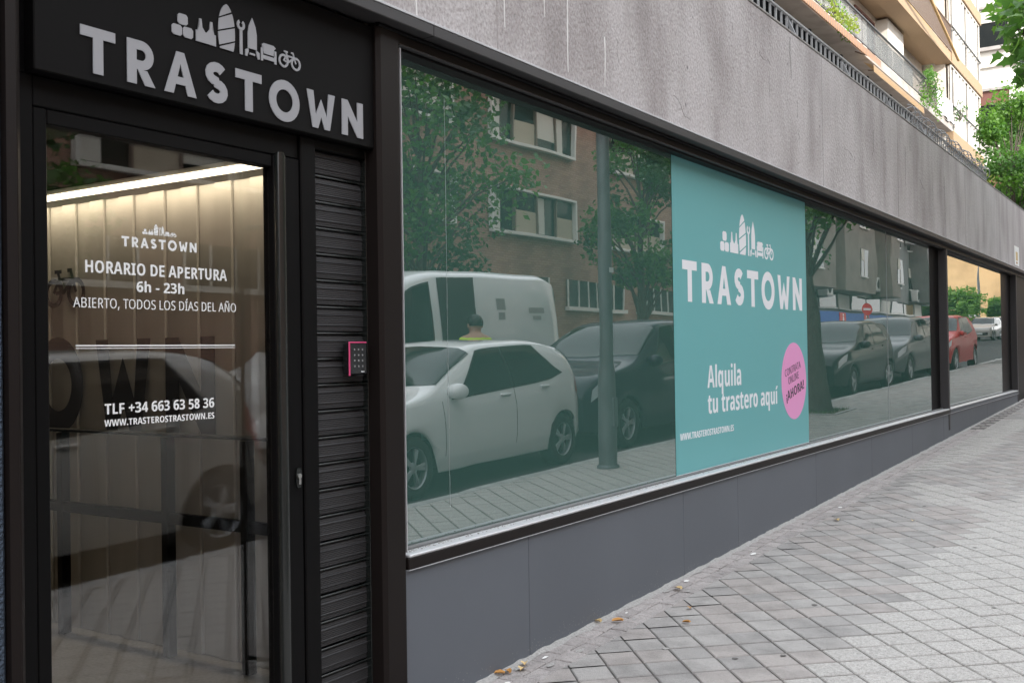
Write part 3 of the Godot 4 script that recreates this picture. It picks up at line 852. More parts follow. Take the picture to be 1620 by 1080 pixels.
# ---------------------------------------------------------------- door, shutter, keypad
func build_door():
	var fr = thing("door_frame", "black metal frame round the recessed glass door", "frame")
	put("post", B(Vector3(1.453, -0.2, -0.20), Vector3(1.489, 2.513, 0.03), 0.016), M.brown_metal, fr)
	put("jamb", B(Vector3(1.4895, -0.2, -0.20), Vector3(1.5573, 2.063, -0.04), 0.003), M.black_metal, fr)
	put("jamb", B(Vector3(2.5045, -0.2, -0.20), Vector3(2.5745, 2.063, -0.03), 0.004), M.black_metal, fr)
	put("head", B(Vector3(1.5578, 1.983, -0.20), Vector3(2.504, 2.063, -0.042), 0.003), M.black_metal, fr)
	put("shutter_head", B(Vector3(2.575, 2.03, -0.20), Vector3(2.8335, 2.063, -0.036), 0.003), M.black_metal, fr)
	put("threshold", B(Vector3(1.4895, -0.2, -0.21), Vector3(2.833, 0.005, 0.005), 0.004), M.black_metal, fr)
	var d = thing("glass_door", "black framed glass door with white opening hours lettering and a long pull handle", "door")
	put("stile", B(Vector3(1.5592, 0.0222, -0.09), Vector3(1.5982, 1.981, -0.043), 0.003), M.black_metal, d)
	put("stile", B(Vector3(2.3875, 0.0222, -0.09), Vector3(2.5025, 1.981, -0.036), 0.004), M.black_metal, d)
	put("top_rail", B(Vector3(1.5987, 1.942, -0.09), Vector3(2.3871, 1.981, -0.043), 0.003), M.black_metal, d)
	put("bottom_rail", B(Vector3(1.5987, 0.0222, -0.09), Vector3(2.3871, 0.1021, -0.043), 0.003), M.black_metal, d)
	put("pane", B(Vector3(1.5987, 0.1021, -0.065), Vector3(2.3871, 1.942, -0.061)), M.glass, d)
	put("added_inner_pane", B(Vector3(1.5987, 0.1021, -0.081), Vector3(2.3871, 1.942, -0.077)), M.glass, d)  # second sheet added to strengthen the street reflection in the door
	var hd = MB.new()
	hd.tube([Vector3(2.360, 0.10, 0.02), Vector3(2.360, 0.115, 0.02), Vector3(2.360, 1.962, 0.02), Vector3(2.360, 1.976, 0.02)], [0.013, 0.0175, 0.0175, 0.013], 16)
	for y in [0.35, 1.75]: hd.tube([Vector3(2.395, y, -0.036), Vector3(2.360, y, 0.02)], 0.008, 8)
	put("handle", hd, M.satin_black, d)
	var lk = MB.new()
	var ov = []
	for k in 20: ov.append(Vector2(2.478 + 0.0125 * cos(TAU * k / 20), 0.930 + clampf(0.032 * sin(TAU * k / 20) * 1.3, -0.032, 0.032)))
	lk.ext(ov, -0.0359, -0.030)
	var esc = put("lock", lk, M.satin_black, d)
	var cy = MB.new()
	cy.ext([Vector2(2.4735, 0.909), Vector2(2.4825, 0.909), Vector2(2.4825, 0.930), Vector2(2.4735, 0.930)], -0.0299, -0.026)
	var rd = []
	for k in 16: rd.append(Vector2(2.478 + 0.0085 * cos(TAU * k / 16), 0.9365 + 0.0085 * sin(TAU * k / 16)))
	cy.ext(rd, -0.0298, -0.0265)
	put("cylinder", cy, M.steel, esc)
	# lettering on the pane
	var z = -0.0606
	word(d, M.vinyl_white, Vector3(1.832, 1.6438, z), 0.0288, 0.0008)
	emblem(d, M.vinyl_white, Vector3(1.9013, 1.6837, z), 0.0278, 0.0008)
	text(d, "HORARIO DE APERTURA", M.vinyl_white, 1.7171, 1.5649, 2.2082, 0.0331, z + 0.0004)
	text(d, "6h - 23h", M.vinyl_white, 1.8798, 1.5181, 2.0455, 0.0292, z + 0.0004)
	text(d, "ABIERTO, TODOS LOS DÍAS DEL AÑO", M.vinyl_white, 1.6801, 1.4694, 2.2433, 0.0268, z + 0.0004, 400)
	put("rule", B(Vector3(1.6859, 1.3646, z), Vector3(2.2375, 1.3685, z + 0.0006)), M.vinyl_white, d)
	put("rule", B(Vector3(1.6859, 1.3583, z), Vector3(2.2375, 1.3604, z + 0.0006)), M.vinyl_white, d)
	text(d, "TLF +34 663 63 58 36", M.vinyl_white, 1.7726, 1.178, 2.1527, 0.0287, z + 0.0004)
	text(d, "WWW.TRASTEROSTRASTOWN.ES", M.vinyl_white, 1.7707, 1.1448, 2.1527, 0.018, z + 0.0004)

func build_shutter():
	var s = thing("roller_shutter", "narrow black perforated roller shutter beside the glass door", "shutter")
	# each slat: a perforated band between two ridges, with a rolled lip
	var mb = MB.new()
	var prof = [Vector2(-0.064, 0.0), Vector2(-0.058, 0.004), Vector2(-0.057, 0.020), Vector2(-0.0535, 0.0225), Vector2(-0.0555, 0.0255), Vector2(-0.0545, 0.056), Vector2(-0.0515, 0.0585), Vector2(-0.0555, 0.062), Vector2(-0.058, 0.076), Vector2(-0.064, 0.080)]
	for k in prof.size() - 1:
		var a = prof[k]; var b = prof[k + 1]
		mb.quad(Vector3(2.576, a.y, a.x), Vector3(2.829, a.y, a.x), Vector3(2.829, b.y, b.x), Vector3(2.576, b.y, b.x), Vector3(0, 0, 1))
	var sm = mb.mesh()
	var lip = MB.new()
	lip.tube([Vector3(2.576, 0, 0), Vector3(2.829, 0, 0)], 0.0042, 8)
	var lm = lip.mesh()
	for k in 23:
		var o = put("slat", sm, M.shutter, s)
		o.position.y = -0.02 + k * 0.0895 + rng.randf_range(-0.0012, 0.0012)
		o.position.z = rng.randf_range(-0.0015, 0.0012)
		var l = put("lip", lm, M.satin_black, o)
		l.position = Vector3(0, 0.0846, -0.0555)
	put("guide_rail", B(Vector3(2.8296, -0.2, -0.12), Vector3(2.8336, 2.063, -0.034), 0.001), M.satin_black, s)
	put("backing", B(Vector3(2.576, -0.2, -0.20), Vector3(2.8336, 2.03, -0.125)), M.print_dark, s)
	var kp = thing("door_keypad", "small black entry keypad with a bright pink edge", "keypad")
	put("body", B(Vector3(2.713, 1.263, -0.048), Vector3(2.799, 1.3720, -0.012), 0.003), M.key_face, kp)
	put("pink_trim", B(Vector3(2.7095, 1.2585, -0.018), Vector3(2.7128, 1.3765, -0.0115), 0.001), M.key_pink, kp)
	put("pink_trim", B(Vector3(2.7129, 1.3722, -0.018), Vector3(2.799, 1.3765, -0.0115), 0.001), M.key_pink, kp)
	for j in 4:
		for i in 3:
			put("key", B(Vector3(2.731 + i * 0.0205, 1.288 + j * 0.0195, -0.0119), Vector3(2.738 + i * 0.0205, 1.294 + j * 0.0195, -0.0104), 0.001), M.key_dot, kp)
	put("status_mark", B(Vector3(2.768, 1.2705, -0.0119), Vector3(2.785, 1.2735, -0.0112)), M.vinyl_white, kp)

func build_inside():
	# the entrance passage behind the glass
	var s = thing("entrance_passage", "entrance passage with pale panelled wall behind the glass door", "room")
	put("floor", B(Vector3(1.0, -0.25, -6.0), Vector3(3.28, -0.03, -0.215)), M.inside_floor, s)
	put("ceiling", B(Vector3(1.0, 2.45, -6.0), Vector3(3.28, 2.56, -0.205)), M.inside_ceiling, s)
	put("side_wall", B(Vector3(0.9, -0.25, -6.0), Vector3(1.0, 2.45, -0.305)), M.inside_wall, s)
	put("end_wall", B(Vector3(1.0, -0.03, -6.1), Vector3(3.28, 2.45, -6.0)), M.inside_wall, s)
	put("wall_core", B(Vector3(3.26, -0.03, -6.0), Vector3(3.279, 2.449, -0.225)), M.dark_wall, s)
	var z = -0.235
	for k in 48:
		var w = 0.115
		put("wall_panel", B(Vector3(3.205 + (0.012 if k % 2 else 0.0), -0.028, z - w + 0.002), Vector3(3.259, 2.12, z - 0.002), 0.003), M.panel_wall, s)
		z -= w
	put("soffit", B(Vector3(3.14, 2.19, -5.95), Vector3(3.259, 2.445, -0.24)), M.inside_ceiling, s)
	var lp = thing("led_strip", "bright warm LED strip along the top of the panelled passage wall", "light")
	put("profile", B(Vector3(3.13, 2.163, -5.9), Vector3(3.20, 2.188, -0.30), 0.002), M.alu_profile, lp)
	put("light_diffuser", B(Vector3(3.118, 2.142, -5.88), Vector3(3.170, 2.162, -0.32), 0.003), M.led, lp)
	for k in 2:
		var al = AreaLight3D.new()
		al.name = "led_light"
		al.area_size = Vector2(0.04, 2.75)
		al.light_energy = 0.14; al.light_color = Color(1.0, 0.91, 0.77); al.area_range = 9.0; al.shadow_enabled = true
		lp.add_child(al, true)
		# faces down and a little towards the wall
		al.transform = Transform3D(Basis(Vector3(1, 0, 0), -PI / 2), Vector3(3.145, 2.138, -1.7 - k * 2.8))
	var wl = thing("wall_lettering", "large black letters and bicycle emblem on the panelled passage wall", "lettering")
	# reads from the depth of the passage towards the door
	var h = 0.45
	word(wl, M.print_dark, Vector3(3.202, 0.975, -1.27 - 9.06 * h * 0.86), h, 0.002, -PI / 2, 5, 0.86)
	emblem(wl, M.print_dark, Vector3(3.202, 1.60, -4.0), 0.42, 0.002, -PI / 2, true)
	var hr = thing("hand_rail", "black tubular handrail along the passage wall", "railing")
	for y in [0.60, 0.98]:
		var b = MB.new()
		b.bar(Vector3(3.12, y, -4.5), Vector3(3.12, y, -0.45), 0.05 if y < 0.8 else 0.016, 0.035, 0.004)
		put("rail", b, M.black_metal, hr)
	for zz in [-0.98, -1.5, -2.3, -3.1, -3.9]:
		put("post", B(Vector3(3.095, -0.03, zz - 0.022), Vector3(3.145, 0.972, zz + 0.022), 0.004), M.black_metal, hr)

# ---------------------------------------------------------------- terrace rail
func build_terrace():
	var s = thing("terrace_railing", "grey metal bar railing with coiled wire along the top of the concrete band", "railing")
	var z = -0.15
	put("top_rail", B(Vector3(2.0, 3.895, z - 0.012), Vector3(17.05, 3.915, z + 0.012), 0.003), M.rail_grey, s)
	put("bottom_rail", B(Vector3(2.0, 3.632, z - 0.01), Vector3(17.05, 3.645, z + 0.01), 0.003), M.rail_grey, s)
	var bar = B(Vector3(-0.007, 3.646, z - 0.007), Vector3(0.007, 3.894, z + 0.007)).mesh()
	var x = 6.0
	while x < 17.04:
		var o = put("bar", bar, M.rail_grey, s)
		o.position.x = x
		x += 0.125
	for bx in [7.93, 9.42, 10.95, 12.5]:
		var b = MB.new()
		b.bar(Vector3(bx, 3.895, z - 0.02), Vector3(bx - 0.06, 3.64, z + 0.10), 0.03, 0.006)
		put("brace", b, M.rail_grey, s)
		var b2 = MB.new()
		b2.bar(Vector3(bx + 0.01, 3.895, z - 0.02), Vector3(bx + 0.16, 3.64, z - 0.10), 0.012)
		put("brace", b2, M.rail_grey, s)
	# coil of wire over the far end
	var pts = []
	for k in 420:
		var t = k / 419.0
		var a = t * TAU * 24.0
		var rr = 0.075 * (1.0 + 0.2 * sin(t * 40.0))
		pts.append(Vector3(11.9 + t * 5.1, 3.90 + cos(a) * rr, z + sin(a) * rr * 0.9))
	var cw = MB.new()
	cw.tube(pts, 0.0065, 5)
	put("wire_coil", cw, M.rail_grey, s)
	# dark terrace wall and screens behind the railing
	var w = thing("terrace_screen", "dark green screen standing behind the terrace railing", "screen")
	put("screen", B(Vector3(3.0, 2.86, -1.30), Vector3(17.0, 5.0, -1.26)), M.screen_dark, w)
	for k in 12:
		put("screen_post", B(Vector3(3.0 + k * 1.27, 2.86, -1.256), Vector3(3.06 + k * 1.27, 5.0, -1.2)), M.screen_dark, w)

func clump(mb, ce, rad, count, size, seed_, mats_unused = null, flat = 0.0):
	# many small folded leaves through the volume of an ellipsoid, denser towards its skin
	var r = RandomNumberGenerator.new()
	r.seed = seed_
	for k in count:
		var d = Vector3(r.randfn(), r.randfn(), r.randfn()).normalized()
		var q = pow(r.randf(), 0.45)
		var p = ce + Vector3(d.x * rad.x, d.y * rad.y, d.z * rad.z) * q
		leaf(mb, p, d, size * r.randf_range(0.6, 1.25), r)

func leaf(mb, p, d, s, r):
	var nn = (Vector3(r.randfn(), r.randfn() + 0.9, r.randfn()) + d * 0.6).normalized()
	var t = nn.cross(Vector3(r.randfn(), r.randfn(), r.randfn())).normalized()
	var b = nn.cross(t)
	var tip = p + t * s
	var lf = p + t * s * 0.45 + b * s * 0.36 + nn * s * 0.08
	var rt = p + t * s * 0.45 - b * s * 0.36 + nn * s * 0.08
	mb.tri(p, lf, tip, nn)
	mb.tri(p, tip, rt, nn)

func tree(called, label, base, height, trunk_r, crown_r, clumps, per, leaf_size, mat_name, seed_, lean = Vector3.ZERO, group = "", crown_from = 0.42):
	var s = thing(called, label, "tree", base, 0.0, group)
	var r = RandomNumberGenerator.new()
	r.seed = seed_
	var tb = MB.new()
	var top = Vector3(lean.x, height * 0.72, lean.z)
	var pts = []; var rad = []
	for k in 9:
		var t = k / 8.0
		pts.append(Vector3(lean.x * t, height * 0.72 * t, lean.z * t) + Vector3(r.randf_range(-1, 1), 0, r.randf_range(-1, 1)) * trunk_r * 0.35 * t)
		rad.append(trunk_r * lerpf(1.12, 0.35, t) * (1.25 if k == 0 else 1.0))
	tb.tube(pts, rad, 10)
	put("trunk", tb, M.bark, s)
	var lb = MB.new()
	var cr = MB.new(); var cr2 = MB.new()
	for k in clumps:
		var a = TAU * k * 0.618 + r.randf_range(-0.4, 0.4)
		var e = r.randf_range(0.0, 1.0)
		var hh = height * lerpf(crown_from, 0.98, e)
		var rr = crown_r * sqrt(maxf(0.05, 1.0 - pow((e - 0.45) * 1.7, 2.0))) * r.randf_range(0.45, 0.95)
		var ce = Vector3(cos(a) * rr + lean.x * minf(1.0, hh / (height * 0.72)), hh, sin(a) * rr + lean.z)
		var from = pts[clampi(int(hh / (height * 0.72) * 8.0) - 2, 2, 8)]
		var mid = from.lerp(ce, 0.55) + Vector3(0, 0.12 * rr, 0)
		lb.tube([from, mid, ce], [trunk_r * 0.28, trunk_r * 0.16, trunk_r * 0.06], 5, false)
		var cs = crown_r * r.randf_range(0.26, 0.46)
		clump(cr if r.randf() < 0.6 else cr2, ce, Vector3(cs, cs * 0.75, cs), per, leaf_size, seed_ * 100 + k)
	put("limbs", lb, M.bark, s)
	var c = put("crown", cr, M[mat_name[0]], s)
	if cr2.v.size(): put("crown", cr2, M[mat_name[1]], s)
	return s

func broad_leaf(mb, p, t, nn, s):
	# five-lobed leaf
	var b = nn.cross(t).normalized()
	var prof = [[0.0, 0.0], [0.02, 0.28], [-0.06, 0.55], [0.22, 0.42], [0.38, 0.62], [0.5, 0.3], [1.0, 0.0]]
	for sg in [-1.0, 1.0]:
		var pr = null
		for q in prof:
			var w = p + t * s * q[0] + b * s * q[1] * sg * 0.85 + nn * s * (0.10 * absf(q[1]) - 0.18 * q[0] * q[0])
			if pr != null: mb.tri(p + t * s * 0.3 + nn * s * -0.01, pr, w, nn)
			pr = w

func build_trees():
	# street tree whose branch hangs into the view
	var b0 = Vector3(12.6, gy(12.6, 2.45), 2.45)
	var s = thing("plane_tree", "street tree with large lobed leaves overhanging the shop", "tree", b0)
	var tb = MB.new()
	tb.tube([Vector3.ZERO, Vector3(0.02, 1.2, 0.0), Vector3(-0.05, 2.6, 0.02), Vector3(-0.2, 4.2, -0.1), Vector3(-0.3, 6.0, -0.2)], [0.17, 0.13, 0.12, 0.10, 0.05], 12)
	put("trunk", tb, M.bark, s)
	var lb = MB.new()
	var r = RandomNumberGenerator.new(); r.seed = 91
	var tips = []
	# limbs that reach towards the front of the shop
	var ends = [Vector3(-1.5, 4.15, -1.40), Vector3(-1.2, 4.35, -1.48), Vector3(-0.6, 4.60, -1.62), Vector3(-1.7, 4.35, -1.30), Vector3(-0.2, 4.85, -1.66), Vector3(-1.0, 3.95, -1.40), Vector3(-1.8, 4.0, -1.22), Vector3(0.2, 4.55, -1.60), Vector3(0.4, 4.2, -1.5)]
	for e in ends:
		var from = Vector3(-0.1, e.y - 0.75, -0.05)
		var mid = from.lerp(e, 0.6) + Vector3(0, 0.25, 0)
		lb.tube([from, mid, e], [0.03, 0.017, 0.006], 6, false)
		for q in 11:
			var o = Vector3(r.randf_range(-0.25, 0.25), r.randf_range(-0.20, 0.22), r.randf_range(-0.12, 0.22))
			lb.tube([mid.lerp(e, r.randf_range(0.6, 1.0)), e + o], [0.005, 0.003], 4, false)
			tips.append(e + o)
	put("limbs", lb, M.bark, s)
	var c0 = MB.new(); var c1 = MB.new()
	for p in tips:
		for q in 3:
			var t = Vector3(r.randfn(), -0.5 + r.randfn() * 0.5, r.randfn()).normalized()
			var nn = Vector3(r.randfn() * 0.6, 1.0, r.randfn() * 0.6).normalized()
			nn = (nn - t * nn.dot(t)).normalized()
			broad_leaf(c0 if r.randf() < 0.6 else c1, p + Vector3(r.randfn(), r.randfn(), r.randfn()) * 0.05, t, nn, r.randf_range(0.10, 0.17))
	# the rest of the crown, over the road
	for k in 900:
		var d = Vector3(r.randfn(), r.randfn() * 0.7, r.randfn()).normalized() * pow(r.randf(), 0.4)
		var p = Vector3(-0.3, 6.2, 0.2) + Vector3(d.x * 1.9, d.y * 1.5, d.z * 1.7)
		var t = Vector3(r.randfn(), -0.4 + r.randfn() * 0.5, r.randfn()).normalized()
		var nn = Vector3(r.randfn() * 0.6, 1.0, r.randfn() * 0.6).normalized()
		nn = (nn - t * nn.dot(t)).normalized()
		broad_leaf(c0 if r.randf() < 0.6 else c1, p, t, nn, r.randf_range(0.11, 0.18))
	put("crown", c0, M.leaf_0, s); put("crown", c1, M.leaf_1, s)
	# trees of the court beyond the end of the shop
	tree("garden_tree", "bushy light green tree rising behind the end of the concrete band", Vector3(26.0, 0.4, -0.95), 6.7, 0.07, 1.05, 60, 220, 0.10, ["leaf_1", "leaf_0"], 11, Vector3.ZERO, "", 0.30)
	tree("garden_tree", "dark green tree standing beyond the light green one", Vector3(30.0, 0.5, -1.0), 7.0, 0.09, 1.4, 60, 260, 0.13, ["leaf_0", "leaf_2"], 12, Vector3.ZERO, "", 0.2)
	tree("garden_tree", "yellowing low tree behind the coiled wire", Vector3(28.5, 0.4, -2.2), 5.2, 0.10, 0.8, 22, 150, 0.11, ["leaf_3", "leaf_1"], 13, Vector3.ZERO, "", 0.5)
	# street trees mirrored in the windows
	tree("street_tree", "leaning kerbside tree beside the black parked hatchback", Vector3(16.4, gy(16.4, 2.42), 2.42), 5.6, 0.14, 1.5, 24, 170, 0.13, ["leaf_0", "leaf_2"], 21, Vector3(-0.55, 0, 0.1), "", 0.5)
	for q in [[18.4, 11.9, 7.4, 2.5, 31, "broad dark tree on the far pavement behind the white van"], [30.0, 12.2, 7.6, 1.7, 32, "round tree on the far pavement beyond the lamp post"], [8.2, 12.1, 6.5, 1.9, 33, "slender tree on the far pavement opposite the glass door"], [41.0, 11.9, 7.0, 2.4, 34, "wide tree on the far pavement before the grey block"]]:
		tree("street_tree", q[5], Vector3(q[0], road_y(q[0]) + 0.13, q[1]), q[2], 0.16, q[3], 44, 130, 0.17, ["leaf_2", "leaf_0"], q[4], Vector3.ZERO, "", 0.36)
	tree("street_tree", "small leafy tree before the ochre wall", Vector3(101.0, road_y(101.0), 15.2), 3.9, 0.16, 2.1, 36, 120, 0.30, ["leaf_1", "leaf_0"], 41, Vector3.ZERO, "", 0.3)
	tree("street_tree", "thin tree beside the tall bent lamp", Vector3(104.0, road_y(104.0), 12.4), 3.4, 0.14, 1.3, 24, 120, 0.30, ["leaf_1", "leaf_0"], 42, Vector3.ZERO, "", 0.3)

# ---------------------------------------------------------------- flats above the terrace
func window_unit(parent, x0, x1, y0, y1, z, panes, frame_m, glass_m, depth = 0.05, fw = 0.06):
	var w = put("window", B(Vector3(x0, y0, z - depth), Vector3(x1, y1, z - depth + 0.012)), glass_m, parent)
	put("frame", B(Vector3(x0, y0, z - depth + 0.013), Vector3(x1, y0 + fw, z + 0.01), 0.004), frame_m, w)
	put("frame", B(Vector3(x0, y1 - fw, z - depth + 0.013), Vector3(x1, y1, z + 0.01), 0.004), frame_m, w)
	for k in panes + 1:
		var x = lerpf(x0, x1 - fw, k / float(panes))
		put("frame", B(Vector3(x, y0 + fw + 0.001, z - depth + 0.013), Vector3(x + fw, y1 - fw - 0.001, z + 0.008), 0.004), frame_m, w)
	return w

func railing(parent, x0, x1, y0, y1, z, m, step, called = "railing"):
	var rl = put(called, B(Vector3(x0, y1 - 0.05, z - 0.03), Vector3(x1, y1, z + 0.03), 0.008), m, parent)
	put("bottom_bar", B(Vector3(x0, y0, z - 0.015), Vector3(x1, y0 + 0.03, z + 0.015)), m, rl)
	var bm = B(Vector3(-0.007, y0 + 0.031, z - 0.007), Vector3(0.007, y1 - 0.051, z + 0.007)).mesh()
	var x = x0 + 0.02
	while x < x1:
		var o = put("bar", bm, m, rl)
		o.position.x = x
		x += step
	return rl

func build_apartments():
	var s = thing("apartment_block", "block of flats with glass balconies and ochre bands above the terrace", "building")
	var zf = -5.5            # balcony fronts
	var zw = -6.6            # wall behind the balconies
	# main wall, storey by storey
	put("wall", B(Vector3(4.0, 2.86, -12.0), Vector3(44.3, 22.0, zw)), M.plaster_warm, s)
	# first visible storey: slab, glazed parapet
	for q in [[9.86, 10.14, 44.3, "slab_concrete"], [12.68, 13.02, 44.3, "ochre_band"], [15.6, 15.94, 44.3, "ochre_band"], [18.5, 18.84, 44.3, "ochre_band"]]:
		put("balcony_slab", B(Vector3(8.0, q[0], zw), Vector3(q[2], q[1], zf), 0.01), M[q[3]], s)
	# lower storey front: dark shopless wall seen between railing and awning
	put("low_wall", B(Vector3(8.0, 2.86, -6.55), Vector3(44.3, 9.85, -6.45)), M.slab_concrete, s)
	# storey 1 balcony: glass panels on a dark rail, X 20..44
	railing(s, 20.0, 44.3, 10.145, 10.95, zf + 0.02, M.rail_dark, 0.11)
	for k in 12:
		var gx = 20.2 + k * 1.45
		put("balcony_panel", B(Vector3(gx, 10.22, zf - 0.035), Vector3(gx + 1.4, 10.86, zf - 0.025)), M.balcony_glass, s)
	# big sliding windows behind it
	for q in [[26.5, 29.6, 2], [30.8, 33.4, 2], [34.2, 36.6, 3]]:
		window_unit(s, q[0], q[1], 10.2, 12.4, zw + 0.06, q[2], M.plaster_white if q[0] < 34 else M.maroon, M.dark_glass if q[0] > 34 else M.curtain, 0.05, 0.07)
		put("curtain", B(Vector3(q[0] + 0.2, 10.3, zw + 0.024), Vector3(q[1] - 0.9, 12.3, zw + 0.03)), M.plaster_white, s)
	put("wall_panel", B(Vector3(23.0, 10.15, zw + 0.001), Vector3(26.4, 12.6, zw + 0.05)), M.plaster_white, s)
	put("wall_panel", B(Vector3(37.0, 10.15, zw + 0.001), Vector3(39.3, 12.6, zw + 0.4)), M.plaster_white, s)
	# white cloth tied to the balcony
	var cl = MB.new()
	var pv = null
	for k in 24:
		var cx = 41.0 + k * 0.135
		var w = 0.03 * sin(k * 1.3) + 0.02 * sin(k * 2.9)
		var cur = [Vector3(cx, 10.93, zf + 0.06), Vector3(cx, 10.50, zf + 0.09 + w), Vector3(cx, 10.12 + 0.05 * sin(k * 0.7), zf + 0.08 - w)]
		if pv:
			cl.quad(pv[0], cur[0], cur[1], pv[1], Vector3(0, 0, 1)); cl.quad(pv[1], cur[1], cur[2], pv[2], Vector3(0, 0, 1))
		pv = cur
	var cloth = put("white_cloth", cl, M.white_cloth, self)
	cloth.name = numbered("balcony_cloth")
	tag(cloth, "crumpled white cloth tied along the glass balcony rail", "cloth")
	# storey 2 balcony: brown mesh rail, ends at the glazed bay
	put("balcony_edge", B(Vector3(30.0, 12.62, zf - 0.6), Vector3(44.4, 12.679, zf + 0.02), 0.006), M.ochre_band, s)
	railing(s, 33.0, 44.35, 13.03, 14.08, zf + 0.02, M.rail_brown, 0.09)
	put("mesh_panel", B(Vector3(33.0, 13.08, zf - 0.03), Vector3(44.35, 13.98, zf - 0.02)), M.balcony_glass, s)
	put("wall_panel", B(Vector3(40.6, 13.03, zw + 0.001), Vector3(44.3, 15.59, zw + 0.4)), M.yellow_brick, s)
	for q in [[36.2, 38.2, 2], [38.6, 40.4, 2]]:
		window_unit(s, q[0], q[1], 13.1, 15.3, zw + 0.06, q[2], M.plaster_white, M.dark_glass, 0.05, 0.07)
	for q in [[34.0, 37.0, 2], [38.5, 41.5, 2]]:
		window_unit(s, q[0], q[1], 16.1, 18.3, zw + 0.06, q[2], M.plaster_white, M.dark_glass, 0.05, 0.07)
	# glazed bay that closes the block: X 44.4 .. 51.4
	var bay = thing("glazed_bay", "white glazed bay with ochre bands at the end of the flats", "building")
	put("wall", B(Vector3(44.42, 2.86, -12.0), Vector3(51.35, 22.0, zf - 0.25)), M.plaster_white, bay)
	for q in [[9.3, 9.92], [12.62, 13.15], [15.9, 16.4], [19.0, 19.5]]:
		put("ochre_band", B(Vector3(44.41, q[0], zf - 0.25), Vector3(51.5, q[1], zf + 0.03), 0.01), M.ochre_band, bay)
	for fl in [[9.93, 12.61], [13.16, 15.89], [16.41, 18.99]]:
		for k in 9:
			var x0 = 44.5 + k * 0.765
			window_unit(bay, x0, x0 + 0.74, fl[0] + (0.02 if k else 0.02), fl[1] - 0.02, zf - 0.05, 1, M.plaster_white, M.balcony_glass if k % 4 else M.dark_glass, 0.06, 0.045)
		put("mid_rail", B(Vector3(44.45, fl[0] + 0.98, zf - 0.03), Vector3(51.35, fl[0] + 1.03, zf + 0.02)), M.rail_dark, bay)
		put("blind_panel", B(Vector3(44.5, fl[0] + 0.03, zf - 0.16), Vector3(51.3, fl[1] - 0.03, zf - 0.13)), M.plaster_white, bay)
	# awnings under the first balcony
	awning("orange awning let down under the planted balcony", 21.5, 30.7, 9.83, 9.30, M.awning_orange, 0.55)
	awning("ochre awning with a scalloped hem let down past the orange one", 30.9, 37.6, 9.60, 9.28, M.awning_ochre, 0.30)
	var ab = MB.new()
	ab.bar(Vector3(30.0, 13.9, zf + 0.9), Vector3(43.9, 12.55, zf + 0.35), 0.09, 0.09, 0.02)
	var aw = put("rolled_awning", ab, M.awning_ochre)
	aw.name = numbered("rolled_awning")
	tag(aw, "rolled ochre awning slanting above the glass balcony", "awning")
	# plants on the balconies
	plant("balcony_plant", "trailing green plant spilling over the grey balcony above the orange awning", Vector3(28.0, 10.45, zf + 0.12), Vector3(1.5, 0.55, 0.3), 700, 0.10, ["leaf_1", "leaf_3"], 51)
	plant("balcony_plant", "leafy plant hanging over the glass rail beside the white cloth", Vector3(39.3, 10.75, zf + 0.15), Vector3(0.95, 0.85, 0.35), 900, 0.10, ["leaf_1", "leaf_0"], 52)
	plant("balcony_plant", "small dark plant on the rail before the glazed bay", Vector3(44.9, 10.6, zf + 0.2), Vector3(0.3, 0.35, 0.25), 160, 0.09, ["leaf_0", "leaf_2"], 53)
	plant("terrace_shrub", "dry yellow green creeper along the coiled wire", Vector3(25.0, 5.0, -1.9), Vector3(2.6, 0.35, 0.4), 600, 0.09, ["leaf_3", "leaf_1"], 54)
	# distant pale building across the court
	var fb = thing("pale_building", "pale cream building with maroon window blinds beyond the flats", "building")
	put("wall", B(Vector3(62.0, 0.0, -12.0), Vector3(76.0, 30.0, 6.0)), M.plaster_white, fb)
	for fl in 5:
		var y = 8.6 + fl * 4.5
		for k in 4:
			var z = -7.2 + k * 3.6
			var wn = put("window", B(Vector3(61.93, y, z), Vector3(61.99, y + 2.1, z + 1.45)), M.car_glass, fb)
			put("blind", B(Vector3(61.88, y + 1.35, z + 0.03), Vector3(61.925, y + 2.1, z + 1.42)), M.maroon if fl < 2 else M.blind, wn)
			put("sill", B(Vector3(61.7, y - 0.2, z - 0.15), Vector3(61.99, y - 0.01, z + 1.6)), M.slab_concrete, wn)
			put("hood", B(Vector3(61.75, y + 2.11, z - 0.12), Vector3(61.99, y + 2.25, z + 1.57)), M.slab_concrete, wn)
		put("string_course", B(Vector3(61.85, y - 1.1, -12.0), Vector3(61.999, y - 0.85, 6.0)), M.plaster_warm, fb)

